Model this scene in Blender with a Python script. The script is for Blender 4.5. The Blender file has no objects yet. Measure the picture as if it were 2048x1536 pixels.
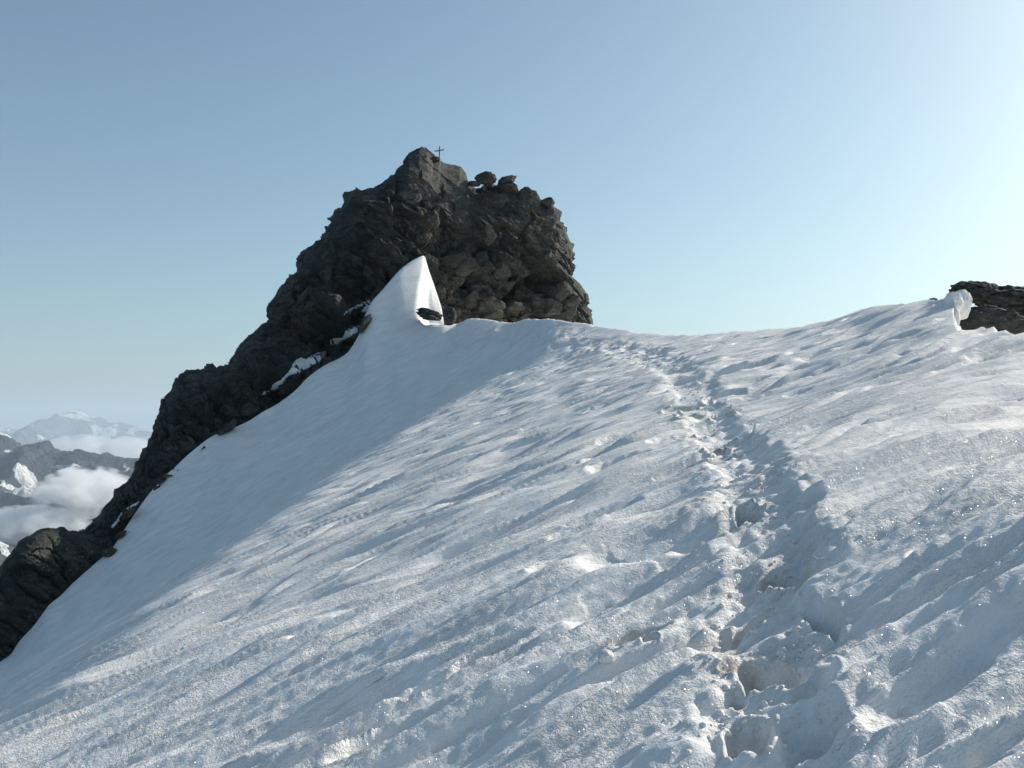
import bpy, math, random
import numpy as np
from mathutils import Vector, Matrix, Euler
from mathutils.bvhtree import BVHTree

random.seed(7)
R = math.radians
S = bpy.context.scene
C = S.collection

# ------------------------------------------------------------------ camera, sky, sun, exposure
FOC = 1991.0            # focal length in photo pixels (35 mm on 36 mm wide)
HX, HY = 1024.0, 860.0  # principal column, horizon row of the 2048 x 1536 photo
cam_d = bpy.data.cameras.new('camera')
cam_d.lens = 35.0; cam_d.sensor_width = 36.0
cam_d.shift_y = (HY - 768.0) / 2048.0
cam_d.clip_start = 0.1; cam_d.clip_end = 200000.0
cam = bpy.data.objects.new('camera', cam_d); C.objects.link(cam)
cam.location = (0, 0, 0); cam.rotation_euler = (R(90), 0, 0)
S.camera = cam

SUN_AZ, SUN_EL = 57.0, 28.0   # azimuth to the right of the view direction (+Y), elevation
w = bpy.data.worlds.new('World'); S.world = w; w.use_nodes = True
nt = w.node_tree; nt.nodes.clear()
sky = nt.nodes.new('ShaderNodeTexSky'); sky.sky_type = 'NISHITA'; sky.sun_disc = False
sky.sun_elevation = R(SUN_EL); sky.sun_rotation = R(SUN_AZ)
sky.altitude = 1500; sky.air_density = 1.0; sky.dust_density = 5.8; sky.ozone_density = 1.0
bg = nt.nodes.new('ShaderNodeBackground'); bg.inputs['Strength'].default_value = 0.097
wo = nt.nodes.new('ShaderNodeOutputWorld')
tn = nt.nodes.new('ShaderNodeMix'); tn.data_type = 'RGBA'; tn.blend_type = 'MULTIPLY'; tn.inputs[0].default_value = 1.0
tn.inputs[7].default_value = (.91, 1.07, 1.02, 1)     # the camera's cool white balance
nt.links.new(sky.outputs[0], tn.inputs[6]); nt.links.new(tn.outputs[2], bg.inputs['Color']); nt.links.new(bg.outputs[0], wo.inputs['Surface'])

sl = bpy.data.lights.new('sun', 'SUN'); sl.energy = 4.2; sl.angle = R(0.53); sl.color = (1.0, 0.93, 0.84)
so = bpy.data.objects.new('sun', sl); C.objects.link(so)
sdir = Vector((math.sin(R(SUN_AZ)) * math.cos(R(SUN_EL)), math.cos(R(SUN_AZ)) * math.cos(R(SUN_EL)), math.sin(R(SUN_EL))))
so.rotation_euler = sdir.to_track_quat('Z', 'Y').to_euler()

S.view_settings.view_transform = 'Standard'; S.view_settings.look = 'None'
S.view_settings.exposure = 0.36; S.view_settings.gamma = 1.0
S.view_settings.use_curve_mapping = False
S.render.engine = 'CYCLES'
S.cycles.use_denoising = True
S.cycles.max_bounces = 10; S.cycles.diffuse_bounces = 3; S.cycles.glossy_bounces = 2
S.cycles.volume_bounces = 8
S.cycles.sample_clamp_indirect = 6.0

# ------------------------------------------------------------------ noise
def _h(*ints, seed=0):
    h = np.full(np.broadcast(*ints).shape, (seed * 0x9E3779B9 + 0x7F4A7C15) & 0xFFFFFFFF, dtype=np.uint32)
    for i, v in enumerate(ints):
        h = h ^ (v.astype(np.int64).astype(np.uint32) * np.uint32([0x85EBCA6B, 0xC2B2AE35, 0x27D4EB2F][i]))
        h = h ^ (h >> np.uint32(15)); h = h * np.uint32(0x2C1B3C6D)
        h = h ^ (h >> np.uint32(12)); h = h * np.uint32(0x297A2D39)
        h = h ^ (h >> np.uint32(15))
    return h
def _f(h): return h.astype(np.float32) * np.float32(1.0 / 4294967296.0)

def per2(x, y, seed=0):
    xi = np.floor(x); yi = np.floor(y); fx = (x - xi).astype(np.float32); fy = (y - yi).astype(np.float32)
    xi = xi.astype(np.int64); yi = yi.astype(np.int64)
    ux = fx * fx * fx * (fx * (fx * 6 - 15) + 10); uy = fy * fy * fy * (fy * (fy * 6 - 15) + 10)
    def g(dx, dy):
        a = _f(_h(xi + dx, yi + dy, seed=seed)) * np.float32(2 * math.pi)
        return np.cos(a) * (fx - dx) + np.sin(a) * (fy - dy)
    a = g(0, 0); b = g(1, 0); c = g(0, 1); d = g(1, 1)
    return ((a + (b - a) * ux) * (1 - uy) + (c + (d - c) * ux) * uy) * 1.4

def fbm2(x, y, o, seed=0, gain=.5):
    r = 0; a = 1.0; t = 0
    for i in range(o):
        r = r + a * per2(x * 2 ** i, y * 2 ** i, seed + i * 13); t += a; a *= gain
    return r / t

def val3(p, seed=0):
    i = np.floor(p); f = (p - i).astype(np.float32); i = i.astype(np.int64); f = f * f * (3 - 2 * f)
    r = 0
    for dx in (0, 1):
        for dy in (0, 1):
            for dz in (0, 1):
                wgt = (f[:, 0] if dx else 1 - f[:, 0]) * (f[:, 1] if dy else 1 - f[:, 1]) * (f[:, 2] if dz else 1 - f[:, 2])
                r = r + wgt * _f(_h(i[:, 0] + dx, i[:, 1] + dy, i[:, 2] + dz, seed=seed))
    return r * 2 - 1
def fbm3(p, o, seed=0, gain=.5):
    r = 0; a = 1.0
    for i in range(o):
        r = r + a * val3(p * 2 ** i, seed + 17 * i); a *= gain
    return r

def facet3(p, seed=0, tilt=1.0, crack=.06, box=False):
    """Voronoi blocks: every cell is a flat facet of its own height and tilt, with a crack round it."""
    i0 = np.floor(p).astype(np.int64)
    n = len(p); d1 = np.full(n, 9e9, np.float32); d2 = d1.copy(); v = np.zeros(n, np.float32)
    for dx in (-1, 0, 1):
        for dy in (-1, 0, 1):
            for dz in (-1, 0, 1):
                c = [i0[:, 0] + dx, i0[:, 1] + dy, i0[:, 2] + dz]
                h1 = _h(*c, seed=seed); h2 = h1 * np.uint32(747796405) + np.uint32(2891336453); h2 ^= h2 >> np.uint32(13)
                h3 = h2 * np.uint32(747796405) + np.uint32(2891336453); h3 ^= h3 >> np.uint32(15)
                h4 = h3 * np.uint32(747796405) + np.uint32(2891336453); h4 ^= h4 >> np.uint32(14)
                q = np.stack([c[0] + .1 + .8 * _f(h1), c[1] + .1 + .8 * _f(h2), c[2] + .1 + .8 * _f(h3)], 1)
                e = (p - q).astype(np.float32); d = (np.abs(e).max(1) + .35 * np.abs(e).sum(1)) ** 2 if box else (e * e).sum(1)
                m = d < d1
                d2 = np.where(m, d1, np.minimum(d2, d))
                g = ((_f(h1 * np.uint32(5)) - .5) * e[:, 0] + (_f(h2 * np.uint32(9)) - .5) * e[:, 1] + (_f(h3 * np.uint32(17)) - .5) * e[:, 2])
                v = np.where(m, (_f(h4) - .5) + tilt * g * 2, v); d1 = np.where(m, d, d1)
    cr = np.sqrt(d2) - np.sqrt(d1)
    return v - np.exp(-(cr / crack) ** 2) * .35

def sst(a, b, x):
    t = np.clip((x - a) / (b - a), 0, 1); return t * t * (3 - 2 * t)

def smooth_interp(x, xs, ys, rad=0):
    """pchip-like monotone interpolation"""
    xs = np.asarray(xs, float); ys = np.asarray(ys, float)
    h = np.diff(xs); d = np.diff(ys) / h
    m = np.zeros_like(ys); m[0] = d[0]; m[-1] = d[-1]
    for k in range(1, len(xs) - 1):
        if d[k - 1] * d[k] > 0:
            w1 = 2 * h[k] + h[k - 1]; w2 = h[k] + 2 * h[k - 1]
            m[k] = (w1 + w2) / (w1 / d[k - 1] + w2 / d[k])
    x = np.clip(x, xs[0], xs[-1]); k = np.clip(np.searchsorted(xs, x) - 1, 0, len(h) - 1)
    t = (x - xs[k]) / h[k]
    return ((2 * t ** 3 - 3 * t ** 2 + 1) * ys[k] + (t ** 3 - 2 * t ** 2 + t) * h[k] * m[k]
            + (-2 * t ** 3 + 3 * t ** 2) * ys[k + 1] + (t ** 3 - t ** 2) * h[k] * m[k + 1])

def grid_mesh(name, P, wrap=False):
    """P: (ni, nj, 3) array -> quad mesh"""
    ni, nj = P.shape[:2]
    idx = np.arange(ni * nj).reshape(ni, nj)
    q = np.stack([idx[:-1, :-1], idx[1:, :-1], idx[1:, 1:], idx[:-1, 1:]], -1).reshape(-1, 4)
    me = bpy.data.meshes.new(name)
    me.vertices.add(ni * nj); me.vertices.foreach_set('co', P.reshape(-1).astype(np.float32))
    me.loops.add(q.size); me.loops.foreach_set('vertex_index', q.reshape(-1).astype(np.int32))
    me.polygons.add(len(q)); me.polygons.foreach_set('loop_start', np.arange(0, q.size, 4, dtype=np.int32))
    me.polygons.foreach_set('loop_total', np.full(len(q), 4, np.int32))
    me.update(calc_edges=True)
    return me
def smooth(me, on=True):
    me.polygons.foreach_set('use_smooth', np.full(len(me.polygons), on, dtype=bool)); me.update()

def obj(name, me, mat, parent=None, label=None, cat=None, group=None, kind=None, loc=None):
    o = bpy.data.objects.new(name, me); C.objects.link(o)
    if mat is not None and me is not None and not me.materials: me.materials.append(mat)
    if parent: o.parent = parent
    if loc is not None: o.location = loc
    if label: o['label'] = label
    if cat: o['category'] = cat
    if group: o['group'] = group
    if kind: o['kind'] = kind
    return o

# ------------------------------------------------------------------ materials
class NT:
    def __init__(s, name):
        s.m = bpy.data.materials.new(name); s.m.use_nodes = True; s.t = s.m.node_tree; s.t.nodes.clear()
        s.out = s.n('ShaderNodeOutputMaterial')
    def n(s, typ, **kw):
        nd = s.t.nodes.new(typ)
        for k, v in kw.items(): setattr(nd, k, v)
        return nd
    def l(s, a, b): s.t.links.new(a, b)
    def math(s, op, a, b=None, c=None, clamp=False):
        nd = s.n('ShaderNodeMath', operation=op, use_clamp=clamp)
        for i, v in enumerate((a, b, c)):
            if v is None: continue
            if isinstance(v, (int, float)): nd.inputs[i].default_value = v
            else: s.l(v, nd.inputs[i])
        return nd.outputs[0]
    def noise(s, vec, scale, detail=4, rough=.55, out='Fac', dist=0.0):
        nd = s.n('ShaderNodeTexNoise'); nd.inputs['Scale'].default_value = scale; nd.inputs['Detail'].default_value = detail
        nd.inputs['Roughness'].default_value = rough; nd.inputs['Distortion'].default_value = dist
        s.l(vec, nd.inputs['Vector']); return nd.outputs[out]
    def ramp(s, fac, stops):
        nd = s.n('ShaderNodeValToRGB'); e = nd.color_ramp.elements
        while len(e) < len(stops): e.new(0.5)
        for k, (p, c) in enumerate(stops): e[k].position = p; e[k].color = (*c, 1) if len(c) == 3 else c
        s.l(fac, nd.inputs[0]); return nd.outputs[0]
    def mix(s, fac, a, b):
        nd = s.n('ShaderNodeMix', data_type='RGBA')
        for i, v in ((0, fac), (6, a), (7, b)):
            if isinstance(v, (int, float)): nd.inputs[i].default_value = v
            elif isinstance(v, tuple): nd.inputs[i].default_value = (*v, 1)
            else: s.l(v, nd.inputs[i])
        return nd.outputs[2]

def snow_material(name, grain=True, tint=(.92, .90, .87), dirt=None):
    t = NT(name); g = t.n('ShaderNodeNewGeometry'); tc = t.n('ShaderNodeTexCoord')
    P = tc.outputs['Object']
    bs = t.n('ShaderNodeBsdfPrincipled')
    bs.inputs['Roughness'].default_value = 0.8
    bs.inputs['IOR'].default_value = 1.31
    bs.inputs['Specular IOR Level'].default_value = 0.12
    # broad wear: slightly dirty, faintly pinkish old snow
    big = t.noise(P, 0.6, 5, .6)
    col = t.mix(t.math('MULTIPLY', t.math('SUBTRACT', big, .45, clamp=True), 1.6, clamp=True), tint, (.82, .80, .77))
    if dirt is not None:
        at = t.n('ShaderNodeAttribute', attribute_name='dirt')
        sp = t.noise(P, 9.0, 5, .65)
        f = t.math('MULTIPLY', at.outputs['Fac'], t.math('MULTIPLY', t.math('SUBTRACT', sp, .38, clamp=True), 4.0, clamp=True), clamp=True)
        col = t.mix(f, col, (.60, .54, .46))
    m5 = t.n('ShaderNodeMapping'); m5.vector_type = 'TEXTURE'; m5.inputs['Rotation'].default_value = (0, 0, R(30)); m5.inputs['Scale'].default_value = (3.2, .30, .7); t.l(P, m5.inputs[0])
    n5 = t.noise(m5.outputs[0], 1.0, 6, .7)
    mu = t.n('ShaderNodeMix', data_type='RGBA', blend_type='MULTIPLY'); mu.inputs[0].default_value = 1.0       # melt streaks: cleaner and greyer bands of old snow
    t.l(col, mu.inputs[6]); t.l(t.ramp(n5, [(.34, (.84, .85, .86)), (.62, (1, 1, 1))]), mu.inputs[7]); col = mu.outputs[2]
    t.l(col, bs.inputs['Base Color'])
    if grain:
        n1 = t.noise(P, 55.0, 3, .7); n2 = t.noise(P, 14.0, 4, .65)
        mp = t.n('ShaderNodeMapping'); mp.vector_type = 'TEXTURE'; mp.inputs['Rotation'].default_value = (0, 0, R(30)); mp.inputs['Scale'].default_value = (.42, .05, .10); t.l(P, mp.inputs[0])
        n3 = t.noise(mp.outputs[0], 1.0, 4, .6)
        h = t.math('ADD', t.math('ADD', t.math('MULTIPLY', n1, .45), t.math('MULTIPLY', n2, .4)), t.math('MULTIPLY', n3, 1.5))
        mp2 = t.n('ShaderNodeMapping'); mp2.vector_type = 'TEXTURE'; mp2.inputs['Rotation'].default_value = (0, 0, R(30)); mp2.inputs['Scale'].default_value = (2.6, .20, .5); t.l(P, mp2.inputs[0])
        n4 = t.noise(mp2.outputs[0], 1.0, 4, .65); h = t.math('ADD', h, t.math('MULTIPLY', n4, 1.6))
        b = t.n('ShaderNodeBump'); b.inputs['Distance'].default_value = 0.035
        t.l(t.math('MULTIPLY_ADD', t.math('SUBTRACT', t.noise(P, 1.7, 3, .6), .35, clamp=True), 2.4, .28, clamp=True), b.inputs['Strength'])
        t.l(h, b.inputs['Height']); t.l(b.outputs[0], bs.inputs['Normal'])
        # glinting ice grains: tiny flat crystals, each with a facing of its own
        vo = t.n('ShaderNodeTexVoronoi', feature='F1'); vo.inputs['Scale'].default_value = 240.0; t.l(P, vo.inputs['Vector'])
        vm = t.n('ShaderNodeVectorMath', operation='MULTIPLY_ADD'); t.l(vo.outputs['Color'], vm.inputs[0])
        vm.inputs[1].default_value = (1.7, 1.7, 1.7); vm.inputs[2].default_value = (-.85, -.85, -.85)
        va = t.n('ShaderNodeVectorMath', operation='ADD'); t.l(vm.outputs[0], va.inputs[0]); t.l(g.outputs['Normal'], va.inputs[1])
        vn = t.n('ShaderNodeVectorMath', operation='NORMALIZE'); t.l(va.outputs[0], vn.inputs[0])
        gl = t.n('ShaderNodeBsdfGlossy'); gl.inputs['Roughness'].default_value = .16; gl.inputs['Color'].default_value = (1, 1, 1, 1)
        t.l(vn.outputs[0], gl.inputs['Normal'])
        ms = t.n('ShaderNodeMixShader')
        sep = t.n('ShaderNodeSeparateColor'); t.l(vo.outputs['Color'], sep.inputs[0])
        t.l(t.math('MULTIPLY', t.math('GREATER_THAN', sep.outputs[0], .80), .006), ms.inputs[0])
        t.l(bs.outputs[0], ms.inputs[1]); t.l(gl.outputs[0], ms.inputs[2]); t.l(ms.outputs[0], t.out.inputs[0])
    else:
        t.l(bs.outputs[0], t.out.inputs[0])
    return t.m

def rock_material(name, scale=1.0, base=((.032, .042, .037), (.062, .067, .060), (.085, .074, .060)), pale=(.34, .33, .27), paleamt=1.7):
    t = NT(name); tc = t.n('ShaderNodeTexCoord'); P = tc.outputs['Object']
    mp = t.n('ShaderNodeMapping'); mp.inputs['Rotation'].default_value = (R(15), R(-42), R(10)); mp.inputs['Scale'].default_value = (.55, 1, 2.2)
    t.l(P, mp.inputs[0]); Q = mp.outputs[0]
    n1 = t.noise(P, .55 * scale, 6, .62, dist=.4)
    n2 = t.noise(Q, 2.6 * scale, 8, .7)
    n3 = t.noise(P, 9 * scale, 6, .7)
    col = t.ramp(n1, [(.32, base[0]), (.5, base[1]), (.68, base[2])])
    col2 = t.ramp(n2, [(.3, (.45, .47, .45)), (.55, (1, 1, 1)), (.75, (1.5, 1.45, 1.35))])
    mu = t.n('ShaderNodeMix', data_type='RGBA', blend_type='MULTIPLY'); mu.inputs[0].default_value = 1.0
    t.l(col, mu.inputs[6]); t.l(col2, mu.inputs[7])
    lich = t.math('MULTIPLY', t.math('MULTIPLY', t.math('SUBTRACT', n3, .56, clamp=True), 9, clamp=True), t.math('MULTIPLY', t.math('SUBTRACT', n1, .48, clamp=True), 6.0 * paleamt, clamp=True), clamp=True)
    c3 = t.mix(lich, mu.outputs[2], pale)
    bs = t.n('ShaderNodeBsdfPrincipled'); bs.inputs['Roughness'].default_value = .82; bs.inputs['Specular IOR Level'].default_value = .3
    t.l(c3, bs.inputs['Base Color'])
    hh = t.math('ADD', t.math('MULTIPLY', n2, 1.0), t.math('MULTIPLY', n3, .5))
    b = t.n('ShaderNodeBump'); b.inputs['Strength'].default_value = .8; b.inputs['Distance'].default_value = .22 / scale
    t.l(hh, b.inputs['Height']); t.l(b.outputs[0], bs.inputs['Normal'])
    t.l(bs.outputs[0], t.out.inputs[0])
    return t.m

M_SNOW = snow_material('old_snow', True, dirt=True)
M_SNOWFAR = snow_material('firn', True)
M_ROCK = rock_material('dark_gneiss')
M_ROCKN = rock_material('dark_gneiss_near', 3.0)

def px(pxx, pyy, y): return Vector(((pxx - HX) / FOC * y, y, (HY - pyy) / FOC * y))

# ------------------------------------------------------------------ snow slope
# silhouette row and distance of the snow's crest, column by column
CR = [(-700, 1900, 34), (-250, 1535, 40), (-60, 1378, 44), (0, 1325, 46), (22, 1309, 46.5), (36, 1288, 47), (69, 1251, 47.5), (98, 1211, 48.5), (120, 1193, 49), (146, 1167, 49.5),
      (197, 1122, 51), (222, 1100, 51.6), (245, 1066, 52.3), (264, 1036, 53), (285, 1006, 53.6), (313, 970, 54.5), (350, 934, 55.5), (386, 901, 56.4), (425, 872, 57.4),
      (460, 858, 58.2), (495, 843, 59), (531, 820, 59.8), (547, 812, 60.2), (590, 781, 61), (616, 755, 62), (648, 732, 62.8),
      (694, 706, 64), (706, 690, 64.2), (720, 664, 64.6), (731, 628, 65.0), (744, 602, 65.4), (762, 582, 65.9), (778, 564, 66.4), (798, 541, 67), (815, 527, 67.6), (838, 514, 68.3), (846, 511, 68.6), (850, 514, 68.8), (855, 532, 68.8), (862, 552, 68.7), (872, 574, 68.4), (883, 590, 67.8), (888, 613, 67.2), (896, 636, 66.4), (908, 640, 66), (940, 637, 64.5), (985, 640, 62.5), (1020, 645, 61), (1060, 638, 58.5), (1095, 637, 56.5),
      (1140, 644, 54.5), (1180, 649, 53), (1240, 658, 50.5), (1290, 665, 48.5), (1345, 671, 46.5), (1400, 669, 44), (1470, 665, 41.5), (1530, 660, 39), (1600, 653, 36.5), (1680, 636, 33), (1720, 624, 31),
      (1750, 614, 29), (1790, 611, 27), (1820, 608, 25), (1850, 603, 23.5), (1885, 596, 22), (1900, 592, 21.6), (1907, 598, 21), (1912, 655, 17), (1930, 661, 15.5), (1965, 658, 14.5), (2010, 662, 13.5), (2048, 666, 13), (2200, 690, 12), (2500, 690, 11), (3100, 640, 10)]
CR = np.array(CR, float)
def crest(pxx):
    return smooth_interp(pxx, CR[:, 0], (HY - CR[:, 1]) / FOC), np.interp(pxx, CR[:, 0], CR[:, 2])
NH = 1.5          # height of the camera over the near snow
NA, NB = .33, .085

def crest_smooth(pxx):
    """slowly varying version of the crest for the body of the slope"""
    acc = 0; accd = 0
    ks = np.linspace(-70, 70, 15); ww = np.exp(-(ks / 40) ** 2); ww /= ww.sum()
    for k, a in zip(ks, ww):
        q = np.where((pxx > 1800), np.minimum(pxx + k, 3000), pxx + k)
        E, D = crest(q); acc = acc + a * E; accd = accd + a * D
    return acc, accd

def base_E0(pxx, y):
    u = (pxx - HX) / FOC
    Es, Ds = crest_smooth(pxx)
    F0 = NB + NA * u
    s = sst(math.log(2.5), np.log(Ds * .60), np.log(np.maximum(y, .3)))
    return F0 + (Es + NH / Ds - F0) * s - NH / y

# control points of the smooth slope (column, row, distance): near plane, roll, steep left face, saddle
CP = []
for c_ in (-900, -400, 0, 400, 800, 1200, 1600, 2000, 2500, 3100):
    for y_ in (.8, 1.6, 3.0, 5.5):
        u_ = (c_ - HX) / FOC; CP.append((u_, math.log(y_), NB + NA * u_ - NH / y_))
for c_ in (500, 700, 850, 1000, 1150):
    for y_ in (9.0, 14.0, 21.0, 30.0):
        u_ = (c_ - HX) / FOC
        if u_ * y_ > -4.2: CP.append((u_, math.log(y_), NB + NA * u_ - NH / y_ + (.25 - u_) * .008 * max(0, y_ - 14) / 10))
for (c_, r_, y_) in [(-100, 1545, 12), (200, 1345, 12), (0, 1437, 20), (228, 1262, 20), (440, 1115, 20), (0, 1385, 30), (228, 1195, 30), (440, 1052, 30), (600, 957, 30),
                     (0, 1338, 42), (228, 1140, 45), (440, 950, 45), (600, 892, 45), (740, 856, 45), (860, 815, 45), (1000, 750, 45), (1100, 703, 46), (1200, 674, 46),
                     (600, 800, 56), (740, 742, 57), (860, 692, 58), (800, 640, 64), (850, 645, 64), (950, 678, 58), (1050, 655, 57), (-300, 1640, 30), (-600, 1850, 25), (1190, 745, 30), (1100, 775, 32)]:
    CP.append(((c_ - HX) / FOC, math.log(y_), (HY - r_) / FOC))
for c_ in (1300, 1450, 1600, 1750, 1900, 2048, 2250, 2600):
    Dm = float(np.interp(c_, CR[:, 0], CR[:, 2]))
    for f_ in (.35, .6, .8):
        y_ = Dm * f_
        if y_ > 6: CP.append(((c_ - HX) / FOC, math.log(y_), float(base_E0(np.array([float(c_)]), np.array([y_]))[0])))
for c_ in (720, 733, 745, 760, 775, 800, 825, 845, 852, 905, 925):
    E_, D_ = crest(np.array([float(c_)])); CP.append(((c_ - HX) / FOC, math.log(float(D_[0])), float(E_[0])))
for c_ in list(range(-550, 750, 100)) + list(range(1000, 1850, 90)) + [1950, 2048, 2200, 2500, 3000]:
    Es_, Ds_ = crest_smooth(np.array([float(c_)])); CP.append(((c_ - HX) / FOC, math.log(float(Ds_[0])), float(Es_[0])))
CP = np.array(CP)
def _k(d2): return .5 * d2 * np.log(d2 + 1e-9)
_A = np.stack([CP[:, 0] * 3, CP[:, 1]], 1); _n = len(_A)
_K = _k(((_A[:, None] - _A[None]) ** 2).sum(2)) + np.eye(_n) * 2e-3
_Q = np.concatenate([np.ones((_n, 1)), _A, np.exp(-_A[:, 1:2])], 1)
_sol = np.linalg.solve(np.block([[_K, _Q], [_Q.T, np.zeros((4, 4))]]), np.concatenate([CP[:, 2], np.zeros(4)]))
# tabulated once, then read bilinearly (bicubic-smooth enough at this density)
_gu = np.linspace(-1.05, 1.25, 921); _gl = np.linspace(math.log(.75), math.log(110), 420)
_GU, _GL = np.meshgrid(_gu, _gl, indexing='ij')
_tab = _sol[_n] + _sol[_n + 1] * _GU * 3 + _sol[_n + 2] * _GL + _sol[_n + 3] * np.exp(-_GL)
for _i in range(_n): _tab = _tab + _sol[_i] * _k((_GU * 3 - _A[_i, 0]) ** 2 + (_GL - _A[_i, 1]) ** 2)
def _cubic(t):
    return ((-.5 * t + t * t - .5 * t ** 3), (1 - 2.5 * t * t + 1.5 * t ** 3), (.5 * t + 2 * t * t - 1.5 * t ** 3), (-.5 * t * t + .5 * t ** 3))
# refine the table: hold the crest and the near ground, and give the left face the slope against the sun that keeps it in shade
def refine_table(tab0, nu=76, nl=52, iters=4):
    gx_ = np.linspace(-.62, .62, 2000); dn = 1 + 3.2 * np.exp(-((gx_ + .115) / .06) ** 2); cd_ = np.cumsum(dn); cd_ = (cd_ - cd_[0]) / (cd_[-1] - cd_[0]); gu = np.interp(np.linspace(0, 1, nu), cd_, gx_); gl = np.linspace(math.log(2.2), math.log(84), nl)
    iu = (gu - _gu[0]) / (_gu[1] - _gu[0]); il = (gl - _gl[0]) / (_gl[1] - _gl[0])
    def samp(a, b):
        i = a.astype(int); j = b.astype(int); fa = a - i; fb = b - j
        return tab0[i, j] * (1 - fa) * (1 - fb) + tab0[i + 1, j] * fa * (1 - fb) + tab0[i, j + 1] * (1 - fa) * fb + tab0[i + 1, j + 1] * fa * fb
    AA, BB = np.meshgrid(iu, il, indexing='ij'); E0 = samp(AA, BB)
    Ug, Lg = np.meshgrid(gu, gl, indexing='ij'); Yg = np.exp(Lg)
    pxg = Ug * FOC + HX; dul = np.gradient(gu); dl = gl[1] - gl[0]
    Dg = np.interp(pxg, CR[:, 0], CR[:, 2])
    line = np.interp(pxg, [-300, 0, 330, 600, 860, 1000, 1100, 1190], [1640, 1450, 1210, 1020, 845, 755, 700, 655])
    N_ = nu * nl; idx = np.arange(N_).reshape(nu, nl)
    saz, sel = R(SUN_AZ), R(SUN_EL)
    E = E0.copy()
    for it in range(iters):
        M = np.zeros((N_, N_)); rhs = np.zeros(N_)
        def add(ix, cf, val, wt):
            # ix: (k, n) index rows, cf: (k, n) coefficients
            for p_ in range(len(ix)):
                np.add.at(rhs, ix[p_], wt * cf[p_] * val)
                for q_ in range(len(ix)): np.add.at(M, (ix[p_], ix[q_]), wt * cf[p_] * cf[q_])
        one = np.ones
        # smoothness
        for (A, B, C_, h, w_) in ((idx[:-2], idx[1:-1], idx[2:], np.repeat(dul[1:-1], nl) * 3, 1.0), (idx[:, :-2], idx[:, 1:-1], idx[:, 2:], dl, 1.0)):
            n_ = A.size; add(np.stack([A.ravel(), B.ravel(), C_.ravel()]), np.stack([one(n_), -2 * one(n_), one(n_)]) / h ** 2, 0 * one(n_), 2e-5 * one(n_))
        A, B, C_, D_ = idx[:-1, :-1], idx[1:, :-1], idx[:-1, 1:], idx[1:, 1:]; n_ = A.size
        add(np.stack([A.ravel(), B.ravel(), C_.ravel(), D_.ravel()]), np.stack([one(n_), -one(n_), -one(n_), one(n_)]) / (np.repeat(.5 * (dul[1:] + dul[:-1]), nl - 1) * 3 * dl), 0 * one(n_), 4e-5 * one(n_))
        # stay with the first shape near the camera, on the right and beyond the crest
        rowg = HY - E * FOC
        wst = .002 + 2.0 * sst(math.log(8), math.log(5), Lg) + 1.0 * sst(.05, .50, Ug) ** 3 + .02 * (Yg > Dg * 1.02)
        add(idx.reshape(1, -1), one((1, N_)), E0.ravel(), wst.ravel())
        # crest
        cc = np.concatenate([np.arange(-180, 735, 12.), np.arange(735, 905, 5.), np.arange(900, 1020, 6.), np.arange(1020, 1850, 14.)]); cc = cc[(cc < 855) | (cc > 897)]; Ecc, Dcc = crest(cc)
        a_ = np.interp((cc - HX) / FOC, gu, np.arange(nu)); b_ = (np.log(Dcc) - gl[0]) / dl; i = a_.astype(int); j = b_.astype(int); fa = a_ - i; fb = b_ - j
        add(np.stack([idx[i, j], idx[i + 1, j], idx[i, j + 1], idx[i + 1, j + 1]]), np.stack([(1 - fa) * (1 - fb), fa * (1 - fb), (1 - fa) * fb, fa * fb]), Ecc, 40.0 * one(len(cc)))
        # slope towards the sun
        ii, jj = np.meshgrid(np.arange(1, nu - 1), np.arange(1, nl - 1), indexing='ij'); ii = ii.ravel(); jj = jj.ravel()
        gua = (E[ii + 1, jj] - E[ii - 1, jj]) / (gu[ii + 1] - gu[ii - 1]); gla = (E[ii, jj + 1] - E[ii, jj - 1]) / (2 * dl)
        aa = gua; bb = E[ii, jj] + gla - Ug[ii, jj] * gua; nn = np.sqrt(1 + aa * aa + bb * bb)
        below = rowg[ii, jj] - line[ii, jj]                       # >0: on the lit side
        inside = (Yg[ii, jj] < Dg[ii, jj] * 1.0) & (Ug[ii, jj] < .10)
        tgt = np.where(below < 0, -.005 - .12 * sst(20, -330, below), .16)
        wt = np.where(inside & (np.abs(below) > 14), np.where(below < 0, .16, .02 * sst(.10, -.05, Ug[ii, jj])) , 0.0)
        T = (math.sin(sel) - tgt * nn) / math.cos(sel)
        ss, cs_ = math.sin(saz), math.cos(saz); u_ = Ug[ii, jj]
        k1 = (ss - u_ * cs_) / (gu[ii + 1] - gu[ii - 1]); k2 = cs_ / (2 * dl)
        add(np.stack([idx[ii + 1, jj], idx[ii - 1, jj], idx[ii, jj + 1], idx[ii, jj - 1], idx[ii, jj]]), np.stack([k1, -k1, k2 * one(len(ii)), -k2 * one(len(ii)), cs_ * one(len(ii))]), T, wt)
        # no folds: the slope must rise in the view all the way to the crest
        bad = (gla < .012) & (Yg[ii, jj] < Dg[ii, jj])
        if bad.any():
            bi, bj = ii[bad], jj[bad]; m_ = len(bi)
            add(np.stack([idx[bi, bj + 1], idx[bi, bj - 1]]), np.stack([one(m_), -one(m_)]) / (2 * dl), .014 * one(m_), 1.5 * one(m_))
        E = np.linalg.solve(M + 1e-9 * np.eye(N_), rhs).reshape(nu, nl)
    # write the change back into the fine table, faded out at its borders
    dE = E - E0
    a = np.interp(_gu, gu, np.arange(nu)); b = np.clip((_gl - gl[0]) / dl, 0, nl - 1.001)
    fadeu = sst(-.62, -.56, _gu) * sst(.62, .5, _gu); fadel = sst(math.log(2.2), math.log(4), _gl)
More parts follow.
